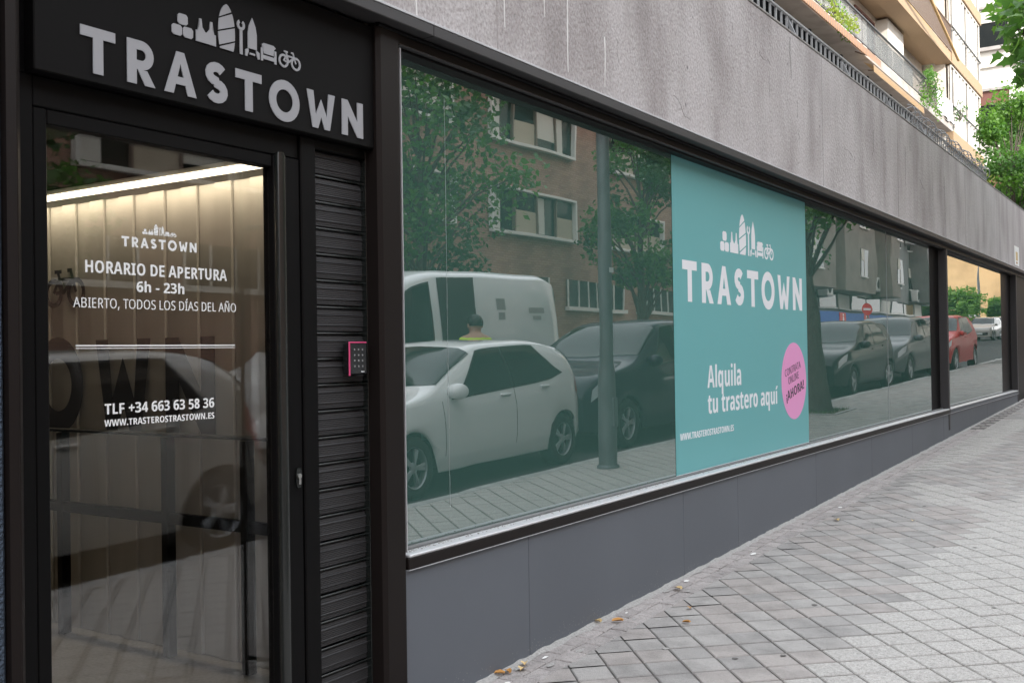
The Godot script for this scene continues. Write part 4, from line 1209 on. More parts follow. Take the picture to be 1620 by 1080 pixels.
func awning(label, x0, x1, y1, y0, m, out):
	var zf = -5.5
	var a = thing("awning", label, "awning")
	var mb = MB.new()
	var n = 30
	# sagging cloth, then a hanging valance cut in waves
	for k in n:
		var t0 = k / float(n); var t1 = (k + 1) / float(n)
		var xa = lerpf(x0, x1, t0); var xb = lerpf(x0, x1, t1)
		var sa = 0.03 * sin(t0 * 21.0); var sb = 0.03 * sin(t1 * 21.0)
		mb.quad(Vector3(xa, y1, zf + 0.03), Vector3(xb, y1, zf + 0.03), Vector3(xb, y0 + 0.2 + sb, zf + out), Vector3(xa, y0 + 0.2 + sa, zf + out), Vector3(0, 1, 1))
	put("cloth", mb, m, a)
	var vbs = [MB.new(), MB.new()]
	for k in 120:
		var xa = lerpf(x0, x1, k / 120.0); var xb = lerpf(x0, x1, (k + 1) / 120.0)
		var h = 0.2 + 0.03 * (k % 2)
		var vb = vbs[k % 2]
		vb.quad(Vector3(xa, y0 + 0.2, zf + out + 0.01), Vector3(xb, y0 + 0.2, zf + out + 0.01), Vector3(xb, y0 + 0.2 - h, zf + out + 0.02), Vector3(xa, y0 + 0.2 - 0.4 + h, zf + out + 0.02), Vector3(0, 0, 1))
	put("valance", vbs[0], m, a); put("valance_stripe", vbs[1], M.rail_brown, a)
	var bb = MB.new()
	bb.tube([Vector3(x0, y0 + 0.2, zf + out - 0.02), Vector3(x1, y0 + 0.2, zf + out - 0.02)], 0.03, 8)
	put("front_bar", bb, M.rail_brown, a)
	for x in [x0 + 0.6, x1 - 0.6]:
		var ar = MB.new()
		ar.bar(Vector3(x, y1 - 0.1, zf), Vector3(x, y0 + 0.19, zf + out - 0.06), 0.03)
		put("arm", ar, M.rail_brown, a)

func plant(called, label, at, rad, count, size, mats, seed_):
	var s = thing(called, label, "plant", at)
	var r = RandomNumberGenerator.new(); r.seed = seed_
	var st = MB.new(); var c0 = MB.new(); var c1 = MB.new()
	for k in 14:
		var e = Vector3(r.randfn() * 0.5 * rad.x, r.randfn() * 0.5 * rad.y, r.randfn() * 0.5 * rad.z)
		st.tube([Vector3(e.x * 0.4, -rad.y * 0.6, 0), e * 0.6 + Vector3(0, 0.1 * rad.y, 0), e], [0.012, 0.008, 0.004], 4, false)
		clump(c0 if k % 2 else c1, e, rad * 0.42, int(count / 14.0), size, seed_ * 50 + k)
	put("stems", st, M.bark, s)
	put("foliage", c0, M[mats[0]], s); put("foliage", c1, M[mats[1]], s)

# ---------------------------------------------------------------- across the street (mirrored in the panes)
func strip_window(parent, x0, y0, w, h, z, r):
	# wide window in a white surround: glazed lights, cream panel, blinds
	var win = put("window", B(Vector3(x0, y0, z + 0.12), Vector3(x0 + w, y0 + h, z + 0.14)), M.car_glass, parent)
	for q in [[x0 - 0.1, y0 - 0.1, x0 + w + 0.1, y0], [x0 - 0.1, y0 + h, x0 + w + 0.1, y0 + h + 0.08]]:
		put("surround", B(Vector3(q[0], q[1], z - 0.06), Vector3(q[2], q[3], z + 0.11), 0.01), M.white_frame, win)
	for x in [x0 - 0.1, x0 + w]:
		put("surround", B(Vector3(x, y0 + 0.001, z - 0.06), Vector3(x + 0.1, y0 + h - 0.001, z + 0.11), 0.01), M.white_frame, win)
	var n = 4
	for k in n:
		var a = x0 + w * k / n; var b = x0 + w * (k + 1) / n
		put("mullion", B(Vector3(a - 0.03, y0 + 0.002, z + 0.02), Vector3(a + 0.03, y0 + h - 0.002, z + 0.115)), M.rail_brown, win)
		var pick = r.randi() % 4
		if k == 1 or pick == 0:
			put("panel", B(Vector3(a + 0.035, y0 + 0.002, z + 0.08), Vector3(b - 0.035, y0 + h * 0.55, z + 0.118)), M.cream_panel, win)
		elif pick == 1:
			put("blind", B(Vector3(a + 0.035, y0 + h * 0.25, z + 0.09), Vector3(b - 0.035, y0 + h, z + 0.118)), M.blind, win)
		elif pick == 2:
			put("curtain", B(Vector3(a + 0.1, y0 + 0.05, z + 0.10), Vector3(a + (b - a) * 0.45, y0 + h - 0.05, z + 0.118)), M.curtain, win)

func build_opposite():
	var r = RandomNumberGenerator.new(); r.seed = 5
	var zb = 15.2
	var s = thing("brick_building", "red brown brick block with wide strip windows across the street", "building")
	put("wall", B(Vector3(-40.0, -2.0, zb), Vector3(47.0, 13.0, zb + 9.0)), M.brick, s)
	put("roof_edge", B(Vector3(-40.2, 13.0, zb - 0.3), Vector3(47.2, 13.3, zb + 9.0)), M.slab_concrete, s)
	# windows sit in front of recesses: boxed out by their surrounds
	for st in 3:
		for k in 8:
			var x0 = -9.0 + k * 7.0
			strip_window(s, x0, 5.1 + st * 2.83, 4.85, 1.28, zb - 0.15, r)
	for k in 11:
		var x0 = -12.0 + k * 5.3
		var win = put("window", B(Vector3(x0, 2.85, zb - 0.03), Vector3(x0 + 4.2, 3.75, zb - 0.01)), M.car_glass, s)
		for q in 7: put("mullion", B(Vector3(x0 + q * 0.69, 2.851, zb - 0.07), Vector3(x0 + q * 0.69 + 0.05, 3.749, zb - 0.031)), M.white_frame, win)
		put("sill", B(Vector3(x0 - 0.1, 2.72, zb - 0.16), Vector3(x0 + 4.3, 2.849, zb - 0.01)), M.white_frame, win)
	# grey block
	var g = thing("grey_building", "grey rendered block with wall mounted air conditioners across the street", "building")
	put("wall", B(Vector3(47.4, -1.0, zb), Vector3(88.0, 15.0, zb + 9.0)), M.grey_render, g)
	for q in [[50.0, 8.0], [60.0, 6.5], [70.5, 2.6], [82.0, 5.0]]:
		put("bay", B(Vector3(q[0], 4.6, zb - 1.2), Vector3(q[0] + q[1], 14.0, zb - 0.001), 0.02), M.brown_cladding if q[0] < 80 else M.grey_render, g)
	for st in 3:
		for k in 9:
			var x0 = 49.0 + k * 4.6
			var zz = zb - 0.04
			for q in [[50.0, 8.0], [60.0, 6.5], [70.5, 2.6], [83.5, 5.0]]:
				if x0 > q[0] - 1.8 and x0 < q[0] + q[1] - 0.2: zz = zb - 1.24
			var win = put("window", B(Vector3(x0, 5.6 + st * 2.9, zz), Vector3(x0 + 1.9, 7.2 + st * 2.9, zz + 0.03)), M.car_glass, g)
			put("frame", B(Vector3(x0 - 0.06, 5.52 + st * 2.9, zz - 0.04), Vector3(x0 + 1.96, 5.6 + st * 2.9, zz + 0.03)), M.white_frame, win)
			put("frame", B(Vector3(x0 + 0.9, 5.6 + st * 2.9, zz - 0.03), Vector3(x0 + 1.0, 7.2 + st * 2.9, zz - 0.001)), M.white_frame, win)
			put("blind", B(Vector3(x0 + 0.05, 6.5 + st * 2.9, zz - 0.02), Vector3(x0 + 0.88, 7.2 + st * 2.9, zz - 0.002)), M.blind, win)
	# ground-floor strip of glazing with blue fascia
	for k in 12:
		var x0 = 49.0 + k * 3.3
		var win = put("window", B(Vector3(x0, 3.7, zb - 0.05), Vector3(x0 + 2.9, 4.5, zb - 0.02)), M.curtain if k % 3 == 1 else M.car_glass, g)
		put("frame", B(Vector3(x0 - 0.12, 3.6, zb - 0.1), Vector3(x0 + 3.0, 3.69, zb - 0.02)), M.white_frame, win)
	var fa = thing("blue_fascia", "blue shop fascia with red logo squares on the grey block", "sign")
	put("board", B(Vector3(48.0, 2.75, zb - 0.5), Vector3(74.0, 3.4, zb - 0.11), 0.02), M.awning_blue, fa)
	for x in [60.6, 66.0]:
		put("logo_square", B(Vector3(x, 2.82, zb - 0.53), Vector3(x + 1.5, 3.36, zb - 0.501)), M.sign_red, fa)
		var i = MB.new()
		i.box(Vector3(x + 0.62, 2.88, zb - 0.545), Vector3(x + 0.86, 3.12, zb - 0.531)); i.box(Vector3(x + 0.62, 3.17, zb - 0.545), Vector3(x + 0.86, 3.29, zb - 0.531))
		put("logo_mark", i, M.poster_white, fa)
	for k in 6:
		var a = [[75.0, 8.7, zb], [79.8, 8.9, zb], [81.2, 4.7, zb], [69.3, 5.0, zb], [58.6, 4.3, zb], [84.0, 8.0, zb - 1.2]][k]
		var ac = thing("air_conditioner", ["white air conditioner high on the grey wall beside the narrow brown bay", "white air conditioner high on the grey wall before the end bay", "white air conditioner low on the grey wall before the end bay", "white air conditioner low on the wall between wide and narrow bays", "white air conditioner low on the wall between the two wide bays", "white air conditioner on the front of the grey end bay"][k], "air conditioner", Vector3(a[0], a[1], a[2] - 0.5), 0.0, "air conditioners on the grey block")
		put("casing", B(Vector3(0, 0, 0), Vector3(1.2, 0.85, 0.42), 0.03), M.ac_white, ac)
		var fan = MB.new()
		fan.lathe([Vector2(0.33, 0.0), Vector2(0.33, 0.02), Vector2(0.28, 0.02), Vector2(0.0, 0.01)], 20, Transform3D(Basis(Vector3(1, 0, 0), -PI / 2), Vector3(0.45, 0.42, -0.001)))
		put("fan_grille", fan, M.trim_black, ac)
		put("bracket", B(Vector3(0.1, -0.08, 0.0), Vector3(1.1, -0.001, 0.5)), M.rail_grey, ac)
	# ochre blind wall that closes the street, with a low garden wall before it
	var o = thing("ochre_building", "tall blank ochre wall at the far end of the street", "building")
	put("wall", B(Vector3(112.0, -1.0, 8.0), Vector3(124.0, 30.0, 34.0)), M.ochre_wall, o)
	put("bay", B(Vector3(111.0, 2.0, 9.2), Vector3(111.999, 30.0, 12.0)), M.maroon, o)
	put("window", B(Vector3(110.93, 6.0, 11.0), Vector3(110.999, 8.2, 13.2)), M.dark_glass, o)
	var gw = thing("garden_wall", "low ochre garden wall with white rounded caps", "wall")
	put("wall", B(Vector3(106.0, 0.0, 14.6), Vector3(106.4, 4.0, 22.0)), M.ochre_wall, gw)
	for k in 3:
		var cb = MB.new()
		cb.lathe([Vector2(0.0, 0.6), Vector2(0.5, 0.5), Vector2(0.85, 0.2), Vector2(0.9, 0.0)], 16, Transform3D(Basis(), Vector3(106.2, 4.0, 15.4 + k * 2.6)))
		put("cap", cb, M.white_frame, gw)

# ---------------------------------------------------------------- vehicles (nose at x = 0, tail at x = length, y from the road)
func curve_at(pts, x):
	# smooth curve through the points
	if x <= pts[0][0]: return pts[0][1]
	for k in pts.size() - 1:
		if x <= pts[k + 1][0]:
			var t = (x - pts[k][0]) / maxf(1e-6, pts[k + 1][0] - pts[k][0])
			var m0 = 0.0; var m1 = 0.0
			var dx = pts[k + 1][0] - pts[k][0]
			if k > 0: m0 = (pts[k + 1][1] - pts[k - 1][1]) / maxf(1e-6, pts[k + 1][0] - pts[k - 1][0]) * dx
			else: m0 = pts[1][1] - pts[0][1]
			if k < pts.size() - 2: m1 = (pts[k + 2][1] - pts[k][1]) / maxf(1e-6, pts[k + 2][0] - pts[k][0]) * dx
			else: m1 = pts[k + 1][1] - pts[k][1]
			var d = pts[k + 1][1] - pts[k][1]
			m0 = clampf(m0, -3.0 * absf(d), 3.0 * absf(d)); m1 = clampf(m1, -3.0 * absf(d), 3.0 * absf(d))
			var t2 = t * t; var t3 = t2 * t
			return (2 * t3 - 3 * t2 + 1) * pts[k][1] + (t3 - 2 * t2 + t) * m0 + (-2 * t3 + 3 * t2) * pts[k + 1][1] + (t3 - t2) * m1
	return pts[-1][1]

func car_section(p, x):
	# half section from sill (0) to the middle of the roof (7)
	var L = p.len
	var top = curve_at(p.top, x)
	var belt = minf(curve_at(p.belt, x), top - 0.05)
	var e = 0.0
	if x < 0.7: e = pow(1.0 - x / 0.7, 2.2) * p.get("nose_round", 0.26)
	if x > L - 0.5: e = pow((x - (L - 0.5)) / 0.5, 2.4) * p.get("tail_round", 0.17)
	var w = p.width / 2 * (1.0 - e)
	var bot = p.clear
	var lift = maxf(0.0, (x - (L - 0.5)) / 0.5) * 0.10 + maxf(0.0, (0.5 - x) / 0.5) * 0.05
	bot += lift
	for wx in p.axles:
		var d = absf(x - wx); var R = p.wheel * 1.14
		if d < R: bot = maxf(bot, p.wheel + sqrt(R * R - d * d) * 0.98)
	var hs = belt - p.clear
	var rw = p.get("roof", 0.74)
	var tall = clampf((top - belt) / maxf(0.05, p.height - p.belt_mid), 0.0, 1.0)
	var tw = lerpf(0.93, rw, tall)
	var y1 = maxf(bot + 0.01, p.clear + hs * 0.36); var y2 = maxf(bot + 0.03, p.clear + hs * 0.74)
	return [Vector3(x, bot, w * 0.955), Vector3(x, y1, w * 0.995), Vector3(x, minf(y2, belt - 0.01), w), Vector3(x, belt, w * 0.965),
		Vector3(x, lerpf(belt, top, 0.5), w * lerpf(0.965, tw, 0.46)), Vector3(x, lerpf(belt, top, 0.9), w * tw), Vector3(x, lerpf(belt, top, 0.985), w * tw * 0.82), Vector3(x, top + 0.012 * tall, 0)]

func car_point(p, x, s, side):
	var c = car_section(p, x)
	var k = clampi(int(floor(s)), 0, 6)
	var q = c[k].lerp(c[k + 1], s - k)
	return Vector3(q.x, q.y, q.z * side)

func car_patch(p, sa, sb, x_lo, x_hi, side, off, nx = 10, ns = 6):
	# patch of the skin raised by off; x_lo and x_hi are [at sa, at sb]
	var mb = MB.new()
	var grid = []; var nor = []
	for j in ns + 1:
		var row = []; var nrow = []
		var s = lerpf(sa, sb, j / float(ns))
		for i in nx + 1:
			var x = lerpf(lerpf(x_lo[0], x_lo[1], j / float(ns)), lerpf(x_hi[0], x_hi[1], j / float(ns)), i / float(nx))
			var q = car_point(p, x, s, side)
			var dx = car_point(p, x + 0.02, s, side) - car_point(p, x - 0.02, s, side)
			var ds = car_point(p, x, minf(s + 0.15, 7.0), side) - car_point(p, x, maxf(s - 0.15, 0.0), side)
			var nn = dx.cross(ds).normalized()
			if nn.dot(Vector3(0, 0.4, side)) < 0: nn = -nn
			row.append(q + nn * off); nrow.append(nn)
		grid.append(row); nor.append(nrow)
	for j in ns:
		for i in nx:
			mb.quad_n(grid[j][i], grid[j][i + 1], grid[j + 1][i + 1], grid[j + 1][i], nor[j][i], nor[j][i + 1], nor[j + 1][i + 1], nor[j + 1][i])
	return mb

func wheel_meshes(r, w):
	var t = MB.new()
	var X = Transform3D(Basis(Vector3(1, 0, 0), PI / 2), Vector3())
	t.lathe([Vector2(r * 0.66, -w * 0.46), Vector2(r * 0.80, -w * 0.5), Vector2(r * 0.95, -w * 0.46), Vector2(r, -w * 0.34), Vector2(r, w * 0.34), Vector2(r * 0.95, w * 0.46), Vector2(r * 0.80, w * 0.5), Vector2(r * 0.66, w * 0.46)], 32, X)
	var m = MB.new()
	m.lathe([Vector2(r * 0.67, -w * 0.44), Vector2(r * 0.61, -w * 0.40), Vector2(r * 0.60, w * 0.40), Vector2(r * 0.67, w * 0.44)], 32, X)
	for q in 5:
		var a = TAU * q / 5.0
		for sp in [-0.13, 0.13]:
			m.bar(Vector3(cos(a) * r * 0.1, sin(a) * r * 0.1, w * 0.36), Vector3(cos(a + sp) * r * 0.61, sin(a + sp) * r * 0.61, w * 0.34), r * 0.11, 0.02, 0.004)
			m.bar(Vector3(cos(a) * r * 0.1, sin(a) * r * 0.1, -w * 0.36), Vector3(cos(a + sp) * r * 0.61, sin(a + sp) * r * 0.61, -w * 0.34), r * 0.11, 0.02, 0.004)
	m.lathe([Vector2(0.0, w * 0.42), Vector2(r * 0.17, w * 0.40), Vector2(r * 0.19, w * 0.3)], 16, X)
	m.lathe([Vector2(r * 0.19, -w * 0.3), Vector2(r * 0.17, -w * 0.40), Vector2(0.0, -w * 0.42)], 16, X)
	var d = MB.new()
	d.lathe([Vector2(0.0, -0.02), Vector2(r * 0.6, -0.02), Vector2(r * 0.6, 0.02), Vector2(0.0, 0.02)], 20, X)
	return [t.mesh(), m.mesh(), d.mesh()]

func make_car(p, label, at):
	var s = thing(p.get("called", "parked_car"), label, p.get("category", "car"), at, 0.0, p.get("group", "vehicles standing in the street"))
	s.rotation.z = atan(0.0257)
	var L = p.len
	var xs = []
	var n = int(L / 0.045)
	for k in n + 1: xs.append(L * k / n)
	# skin
	var secs = []
	for x in xs: secs.append(car_section(p, x))
	var mb = MB.new()
	for side in [1.0, -1.0]:
		var P = []
		for c in secs: P.append(c.map(func(q): return Vector3(q.x, q.y, q.z * side)))
		var N = []
		for i in P.size():
			var row = []
			for j in 8:
				var dx = P[mini(i + 1, P.size() - 1)][j] - P[maxi(i - 1, 0)][j]
				var ds = P[i][mini(j + 1, 7)] - P[i][maxi(j - 1, 0)]
				if j == 7: ds = Vector3(0, 0, -side)
				var nn = dx.cross(ds)
				nn = nn.normalized() if nn.length() > 1e-9 else Vector3(0, 1, 0)
				if nn.dot(Vector3((xs[i] - L / 2) * 0.1, 0.3, side)) < 0: nn = -nn
				row.append(nn)
			N.append(row)
		for i in P.size() - 1:
			for j in 7:
				mb.quad_n(P[i][j], P[i + 1][j], P[i + 1][j + 1], P[i][j + 1], N[i][j], N[i + 1][j], N[i + 1][j + 1], N[i][j + 1])
	for i in [0, secs.size() - 1]:
		var o = Vector3(-1 if i == 0 else 1, 0, 0)
		for j in 7:
			var a = secs[i][j]; var b = secs[i][j + 1]
			mb.quad(a, b, Vector3(b.x, b.y, -b.z), Vector3(a.x, a.y, -a.z), o)
	put("body", mb, M[p.paint], s)
	# floor and wheel wells
	var fl = MB.new()
	fl.box(Vector3(0.25, p.clear + 0.02, -p.width * 0.36), Vector3(L - 0.25, p.clear + 0.10, p.width * 0.36))
	for wx in p.axles: fl.box(Vector3(wx - p.wheel * 1.2, p.clear + 0.11, -p.width * 0.37), Vector3(wx + p.wheel * 1.2, p.wheel * 2.2, p.width * 0.37))
	put("underbody", fl, M.trim_black, s)
	var wm = wheel_meshes(p.wheel, 0.195)
	for wx in p.axles:
		for side in [-1.0, 1.0]:
			var w = put("wheel", wm[0], M.rubber, s)
			w.position = Vector3(wx, p.wheel, side * (p.width / 2 - 0.115))
			put("rim", wm[1], M.rim_silver, w); put("brake_disc", wm[2], M.trim_black, w)
	# glass
	for side in [-1.0, 1.0]:
		for q in p.side_windows:
			put("window_seal", car_patch(p, 3.02, 4.93, [q[0][0] - 0.035, q[0][1] - 0.02], [q[1][0] + 0.035, q[1][1] + 0.025], side, 0.0025, 10, 6), M.trim_black, s)
			put("side_window", car_patch(p, 3.10, 4.86, q[0], q[1], side, 0.005, 10, 6), M.car_glass, s)
		for q in p.get("dark_panels", []):
			put("open_side_door", car_patch(p, q[2], q[3], q[0], q[1], side, 0.006, 6, 10), M.trim_black, s)
		put("windscreen", car_patch(p, 4.95, 7.0, [p.screen[0] + 0.10, p.screen[0] + 0.02], [p.screen[1] - 0.03, p.screen[1] - 0.01], side, 0.006, 12, 6), M.car_glass, s)
		put("rear_window", car_patch(p, 4.95, 7.0, [p.rear[0] + 0.03, p.rear[0] + 0.01], [p.rear[1] - 0.06, p.rear[1] - 0.02], side, 0.006, 10, 6), M.car_glass, s)
		put("headlight", car_patch(p, 2.2, 3.1, [0.08, 0.12], [0.34, 0.44], side, 0.008, 8, 4), M.lamp_clear, s)
		put("tail_light", car_patch(p, 2.0, 3.0, [L - 0.30, L - 0.26], [L - 0.05, L - 0.08], side, 0.008, 6, 4), M.lamp_red, s)
		put("sill_trim", car_patch(p, 0.05, 0.55, [p.axles[0] + p.wheel * 1.25, p.axles[0] + p.wheel * 1.25], [p.axles[1] - p.wheel * 1.25, p.axles[1] - p.wheel * 1.25], side, 0.008, 12, 2), M[p.get("trim", p.paint)], s)
		put("bumper_seam", car_patch(p, 0.9, 2.1, [p.axles[1] + p.wheel * 1.2, L - 0.28], [p.axles[1] + p.wheel * 1.2 + 0.008, L - 0.272], side, 0.0025, 1, 6), M.trim_black, s)
		put("bumper_seam", car_patch(p, 0.9, 2.1, [p.axles[0] - p.wheel * 1.2 - 0.008, 0.22], [p.axles[0] - p.wheel * 1.2, 0.228], side, 0.0025, 1, 6), M.trim_black, s)
		for x in p.seams:
			put("door_seam", car_patch(p, 0.6, 3.05, [x, x], [x + 0.007, x + 0.007], side, 0.0025, 1, 8), M.trim_black, s)
		for x in p.handles:
			var hp = car_point(p, x, 2.75, side)
			put("door_handle", B(hp + Vector3(-0.085, -0.014, -0.02 if side > 0 else -0.022), hp + Vector3(0.085, 0.014, 0.028 if side > 0 else 0.02), 0.009), M[p.paint], s)
		var mp = car_point(p, p.mirror, 3.25, side)
		var mm = MB.new()
		var half = []
		for q in 11: half.append(Vector2(sin(PI * q / 10.0), -cos(PI * q / 10.0)))
		mm.lathe(half, 20, Transform3D(Basis.from_scale(Vector3(0.07, 0.078, 0.125)), mp + Vector3(0.0, 0.05, side * 0.06)))
		put("wing_mirror", mm, M[p.paint], s)
	# nose: grille, plate; tail: plate
	var gy0 = p.clear + 0.14
	put("grille", B(Vector3(-0.012, gy0, -p.width * 0.27), Vector3(0.03, gy0 + 0.17, p.width * 0.27), 0.01), M.trim_black, s)
	put("number_plate", B(Vector3(-0.024, gy0 + 0.05, -0.26), Vector3(-0.013, gy0 + 0.16, 0.26), 0.003), M.plate_white, s)
	put("number_plate", B(Vector3(L + 0.002, gy0 + 0.25, -0.26), Vector3(L + 0.014, gy0 + 0.36, 0.26), 0.003), M.plate_white, s)
	return s

func hatch(L, H, paint, opts = {}):
	var k = L / 3.45
	var h = H / 1.46
	var p = {"len": L, "width": 1.64, "height": H, "clear": 0.21, "wheel": 0.295, "axles": [0.62 * k, 0.62 * k + 2.34 * k], "paint": paint, "belt_mid": 0.92 * h,
		"top": [[0.0, 0.62 * h], [0.06, 0.74 * h], [0.3, 0.85 * h], [0.78 * k, 0.97 * h], [0.92 * k, 1.02 * h], [1.58 * k, 1.40 * h], [1.95 * k, 1.455 * h], [2.5 * k, 1.455 * h], [3.02 * k, 1.37 * h], [3.26 * k, 1.14 * h], [3.4 * k, 0.86 * h], [L, 0.6 * h]],
		"belt": [[0.0, 0.60 * h], [0.3, 0.80 * h], [0.95 * k, 0.88 * h], [2.0 * k, 0.93 * h], [2.7 * k, 0.99 * h], [3.2 * k, 1.06 * h], [L, 0.6 * h]],
		"side_windows": [[[1.20 * k, 1.66 * k], [1.98 * k, 1.98 * k]], [[2.03 * k, 2.03 * k], [2.86 * k, 2.62 * k]]],
		"screen": [0.92 * k, 1.58 * k], "rear": [2.98 * k, 3.30 * k], "seams": [1.02 * k, 2.0 * k, 2.66 * k], "handles": [1.82 * k, 2.52 * k], "mirror": 1.16 * k}
	for q in opts: p[q] = opts[q]
	return p

func build_street():
	var z = 4.45
	var at = func(x, zz): return Vector3(x, road_y(x), zz)
	make_car(hatch(3.75, 1.50, "paint_silver"), "silver hatchback parked at the kerb opposite the glass door", at.call(2.0, 4.2))
	make_car(hatch(4.0, 1.45, "paint_white", {"side_windows": [[[1.36, 1.95], [2.42, 2.36]], [[2.47, 2.41], [3.42, 3.0]]], "seams": [1.18, 2.44], "handles": [2.28, 3.05], "roof": 0.77}), "small white hatchback parked between the silver hatchback and the navy people carrier", at.call(6.88, 4.32))
	make_car(hatch(4.4, 1.64, "paint_navy", {"width": 1.8, "wheel": 0.32}), "dark navy people carrier parked behind the lamp post", at.call(11.2, 4.4))
	make_car(hatch(4.0, 1.50, "paint_grey", {"width": 1.7}), "dark grey hatchback parked beside the leaning kerbside tree", at.call(16.1, 4.3))
	make_car(hatch(4.3, 1.54, "paint_black", {"width": 1.72, "wheel": 0.31}), "black hatchback parked past the leaning kerbside tree", at.call(21.0, 4.15))
	make_car(hatch(4.3, 1.60, "paint_grey", {"width": 1.8, "wheel": 0.34, "clear": 0.26}), "grey crossover parked behind the black hatchback", at.call(25.7, 4.1))
	make_car(hatch(4.3, 1.62, "paint_red", {"width": 1.8, "wheel": 0.34, "clear": 0.26}), "bright red crossover at the end of the parked row", at.call(30.6, 3.95))
	make_car(hatch(4.2, 1.5, "paint_silver", {}), "distant silver car parked under the ochre wall", at.call(72.0, 9.0))
	make_car(hatch(4.2, 1.5, "paint_white", {}), "distant white car parked past the silver one", at.call(79.0, 8.8))
	# white van standing in the lane
	var H = 2.4
	var v = {"called": "delivery_van", "category": "van", "len": 5.5, "width": 2.0, "height": H, "clear": 0.28, "wheel": 0.34, "axles": [0.85, 4.35], "paint": "paint_van", "belt_mid": 1.22, "roof": 0.87, "nose_round": 0.2, "tail_round": 0.05,
		"top": [[0.0, 0.8], [0.05, 0.98], [0.5, 1.16], [0.85, 1.3], [1.62, 2.12], [1.95, 2.3], [2.6, H], [4.9, H], [5.3, 2.36], [5.46, 2.22], [5.5, 1.2]],
		"belt": [[0.0, 0.75], [0.5, 1.06], [1.0, 1.2], [5.4, 1.24], [5.5, 1.15]],
		"side_windows": [[[1.22, 1.75], [2.22, 2.22]]], "dark_panels": [[[2.42, 2.42], [3.22, 3.22], 0.9, 5.0]], "screen": [0.85, 1.7], "rear": [5.44, 5.5], "seams": [1.15, 2.34, 3.3, 5.3], "handles": [2.14, 3.4], "mirror": 1.28}
	var van = make_car(v, "white panel van with its side door open, standing beside the parked white hatchback", at.call(8.55, 6.65))
	for q in [[3.75, 3.98, 4.05, 4.4], [3.78, 3.95, 3.8, 3.98], [4.62, 5.05, 3.95, 4.12], [4.72, 4.95, 3.78, 3.88]]:
		put("flank_mark", car_patch(v, q[2], q[3], [q[0], q[0]], [q[1], q[1]], -1.0, 0.003, 3, 2), M.rim_silver, van)
	# person beside the van
	build_person(Vector3(11.25, road_y(11.25), 5.40))
	# lamp post
	var lp = thing("lamp_post", "tall grey metal lamp post with a service hatch at the kerb", "lamp post", Vector3(9.38, gy(9.38, 2.45), 2.45))
	var b = MB.new()
	b.lathe([Vector2(0.115, 0.0), Vector2(0.115, 0.025), Vector2(0.095, 0.04), Vector2(0.09, 0.9), Vector2(0.085, 1.0), Vector2(0.074, 1.06), Vector2(0.066, 4.0), Vector2(0.05, 8.0)], 24)
	put("column", b, M.post_grey, lp)
	put("service_hatch", B(Vector3(-0.045, 0.42, -0.1), Vector3(0.045, 0.72, -0.075), 0.006), M.post_grey, lp)
	put("sticker", B(Vector3(-0.04, 1.98, -0.0765), Vector3(0.04, 2.03, -0.0735)), M.vinyl_white, lp)
	var a = MB.new()
	a.tube([Vector3(0, 7.9, 0), Vector3(0, 8.3, 0.25), Vector3(0, 8.5, 1.2)], [0.045, 0.04, 0.035], 10)
	put("arm", a, M.post_grey, lp)
	put("lamp_head", B(Vector3(-0.14, 8.44, 1.1), Vector3(0.14, 8.58, 1.75), 0.04), M.post_grey, lp)
	# no-entry sign
	var ne = thing("no_entry_sign", "round red no entry sign with a white bar on a grey pole", "road sign", Vector3(50.0, road_y(50.0), 10.3))
	var pb = MB.new(); pb.tube([Vector3.ZERO, Vector3(0, 2.35, 0)], 0.04, 10)
	put("pole", pb, M.post_grey, ne)
	var turn = Transform3D(Basis(Vector3.UP, -PI / 2 - 0.25), Vector3(-0.055, 2.05, 0))
	var disc = MB.new(); var pl = []
	for k in 28: pl.append(Vector2(0.29 * cos(TAU * k / 28), 0.29 * sin(TAU * k / 28)))
	disc.ext(pl, -0.01, 0.01, turn); put("disc", disc, M.sign_red, ne)
	var wb = MB.new(); wb.box(Vector3(-0.21, -0.05, 0.011), Vector3(0.21, 0.05, 0.02), 0.0, turn); wb.box(Vector3(-0.21, -0.05, -0.02), Vector3(0.21, 0.05, -0.011), 0.0, turn)
	put("white_bar", wb, M.poster_white, ne)
	# bent lamp far down the street
	var fl = thing("street_lamp", "tall thin street lamp with a bent top before the ochre wall", "lamp post", Vector3(103.0, road_y(103.0), 13.9))
	var fb = MB.new()
	fb.tube([Vector3.ZERO, Vector3(0, 3, 0), Vector3(0, 6.0, 0), Vector3(0.1, 6.5, -0.2), Vector3(0.3, 6.7, -0.8)], [0.13, 0.11, 0.09, 0.08, 0.06], 8)
	put("column", fb, M.post_grey, fl)
	put("lamp_head", B(Vector3(0.2, 6.62, -1.4), Vector3(0.45, 6.74, -0.75), 0.03), M.post_grey, fl)
	# soil and grass at the foot of the street trees
	for q in [[12.6, 2.45, "bare tree pit with short grass beside the navy people carrier"], [16.4, 2.42, "bare tree pit at the foot of the leaning kerbside tree"]]:
		var tp = thing("tree_pit", q[2], "tree pit", Vector3(q[0], gy(q[0], q[1]), q[1]))
		tp.rotation.z = atan(0.0257)
		put("soil", B(Vector3(-0.55, -0.02, -0.36), Vector3(0.55, 0.006, 0.36)), M.soil, tp)
		for e in [[-0.6, -0.42, 0.6, -0.36], [-0.6, 0.36, 0.6, 0.41], [-0.6, -0.359, -0.55, 0.359], [0.55, -0.359, 0.6, 0.359]]:
			put("edging", B(Vector3(e[0], -0.03, e[1]), Vector3(e[2], 0.018, e[3]), 0.004), M.kerb, tp)
		var gr = MB.new(); var r = RandomNumberGenerator.new(); r.seed = int(q[0] * 10)
